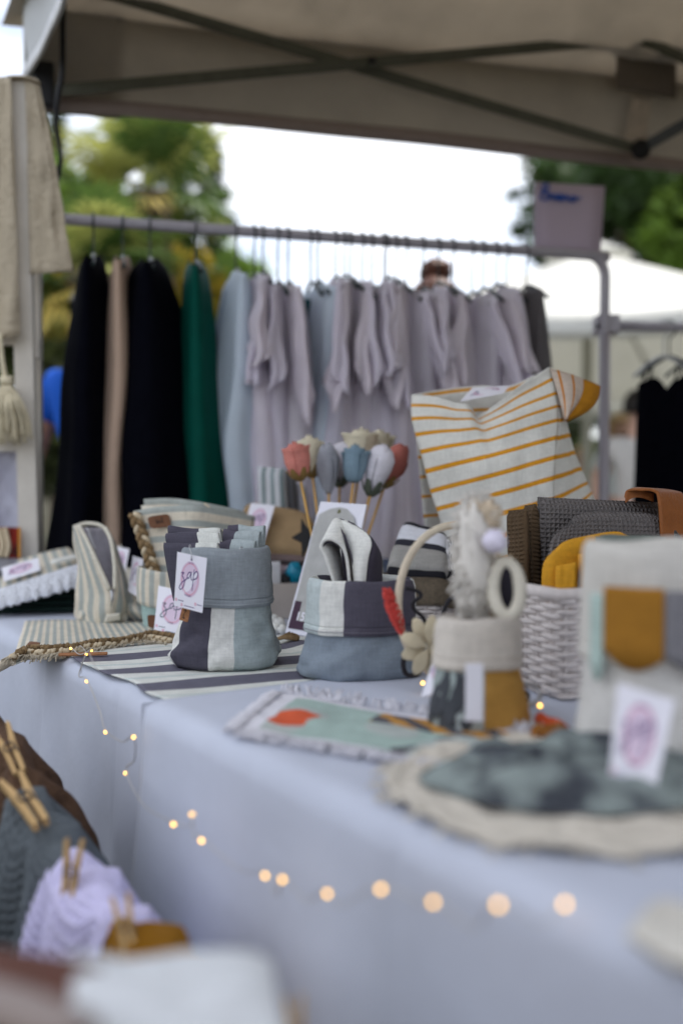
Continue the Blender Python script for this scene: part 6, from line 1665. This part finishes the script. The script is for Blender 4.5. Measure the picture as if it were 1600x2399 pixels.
# unseen low table with a dark cloth, added at the left to block low light
dt = thing('shade_table', (-.98, .845, 0), 'unseen low table with a dark brown cloth, added to shade the tablecloth front', 'table')
fdt = Fr(V((-.98, .845, 0)), R(123))
box('tabletop', fdt, (-.75, .75, -.28, .28, .64, .665), M_ttop, dt, .004)
for x in (-.68, .68):
    for y in (-.22, .22): box('leg', fdt, (x - .014, x + .014, y - .014, y + .014, 0, .64), M_tleg, dt, .003)
def dcl(u, v):
    a = 2 * PI * u; c_, s_ = math.cos(a), math.sin(a); m_ = max(abs(c_), abs(s_)); k = 1.02 + .04 * smst(.3, 1, v) * (1 + math.sin(a * 14))
    if v < .25: return fdt(c_ / m_ * .76 * v / .25, s_ / m_ * .29 * v / .25, .668)
    return fdt(c_ / m_ * .765 * k, s_ / m_ * .295 * k, .668 - (v - .25) / .75 * .64)
grid('dark_cloth', dcl, 120, 24, mat('dark_brown_cloth', (.05, .038, .032), bump=LIN), dt, cu=True)

# ------------------------------------------------------------------ nearest: side table with brown leather tray and white pad
sx_, sy_ = -.19, .48
stb = thing('side_table', (sx_, sy_, 0), 'small wooden side table right below the camera', 'side table')
ZS = .655
grid('table_disc', lambda u, v: V((sx_ + math.cos(2 * PI * u) * .17 * [0.001, 1, 1, .001][int(round(v * 3))], sy_ + math.sin(2 * PI * u) * .17 * [.001, 1, 1, .001][int(round(v * 3))], [ZS, ZS, ZS - .02, ZS - .02][int(round(v * 3))])), 40, 3, M_wood, stb, cu=True, smooth=False)
for k in range(3):
    a = k * 2 * PI / 3 + .5
    tube('leg', [(sx_ + math.cos(a) * .12, sy_ + math.sin(a) * .12, ZS - .015), (sx_ + math.cos(a) * .22, sy_ + math.sin(a) * .22, 0)], [.016, .011], M_wood, stb)
lt = thing('leather_tray', (sx_ - .05, sy_, ZS), 'very blurred brown leather pouch at the bottom left corner', 'tray')
pillow('leather_body', [at(-160, 2420, .52), at(300, 2700, .46), at(300, 2330, .56), at(-160, 2270, .60)], .05, mat('dark_brown_leather', (.10, .035, .022), rough=.6, var=.15), lt, ex=.4)
tube('pale_edge', pts((-100, 2330, .50), (60, 2380, .47), (200, 2440, .45)), .012, mat('greige_cloth', (.30, .25, .23)), lt, n=6)
wp = thing('white_pad', (sx_ + .02, sy_ + .02, ZS), 'very blurred white cloth stack in the foreground at the bottom', 'cloth stack')
for k in range(3):
    dz = -.022 * k
    c = [at(190, 2560, .46) + V((0, 0, dz)), at(700, 2560, .46) + V((0, 0, dz)), at(640, 2252, .585) + V((0, 0, dz)), at(90, 2268, .585) + V((0, 0, dz))]
    pillow('folded_layer', c, .026, mat('white_flannel', (.66, .68, .70), bump=LIN, var=.05), wp, ex=.3, wob=.006, seed=k)
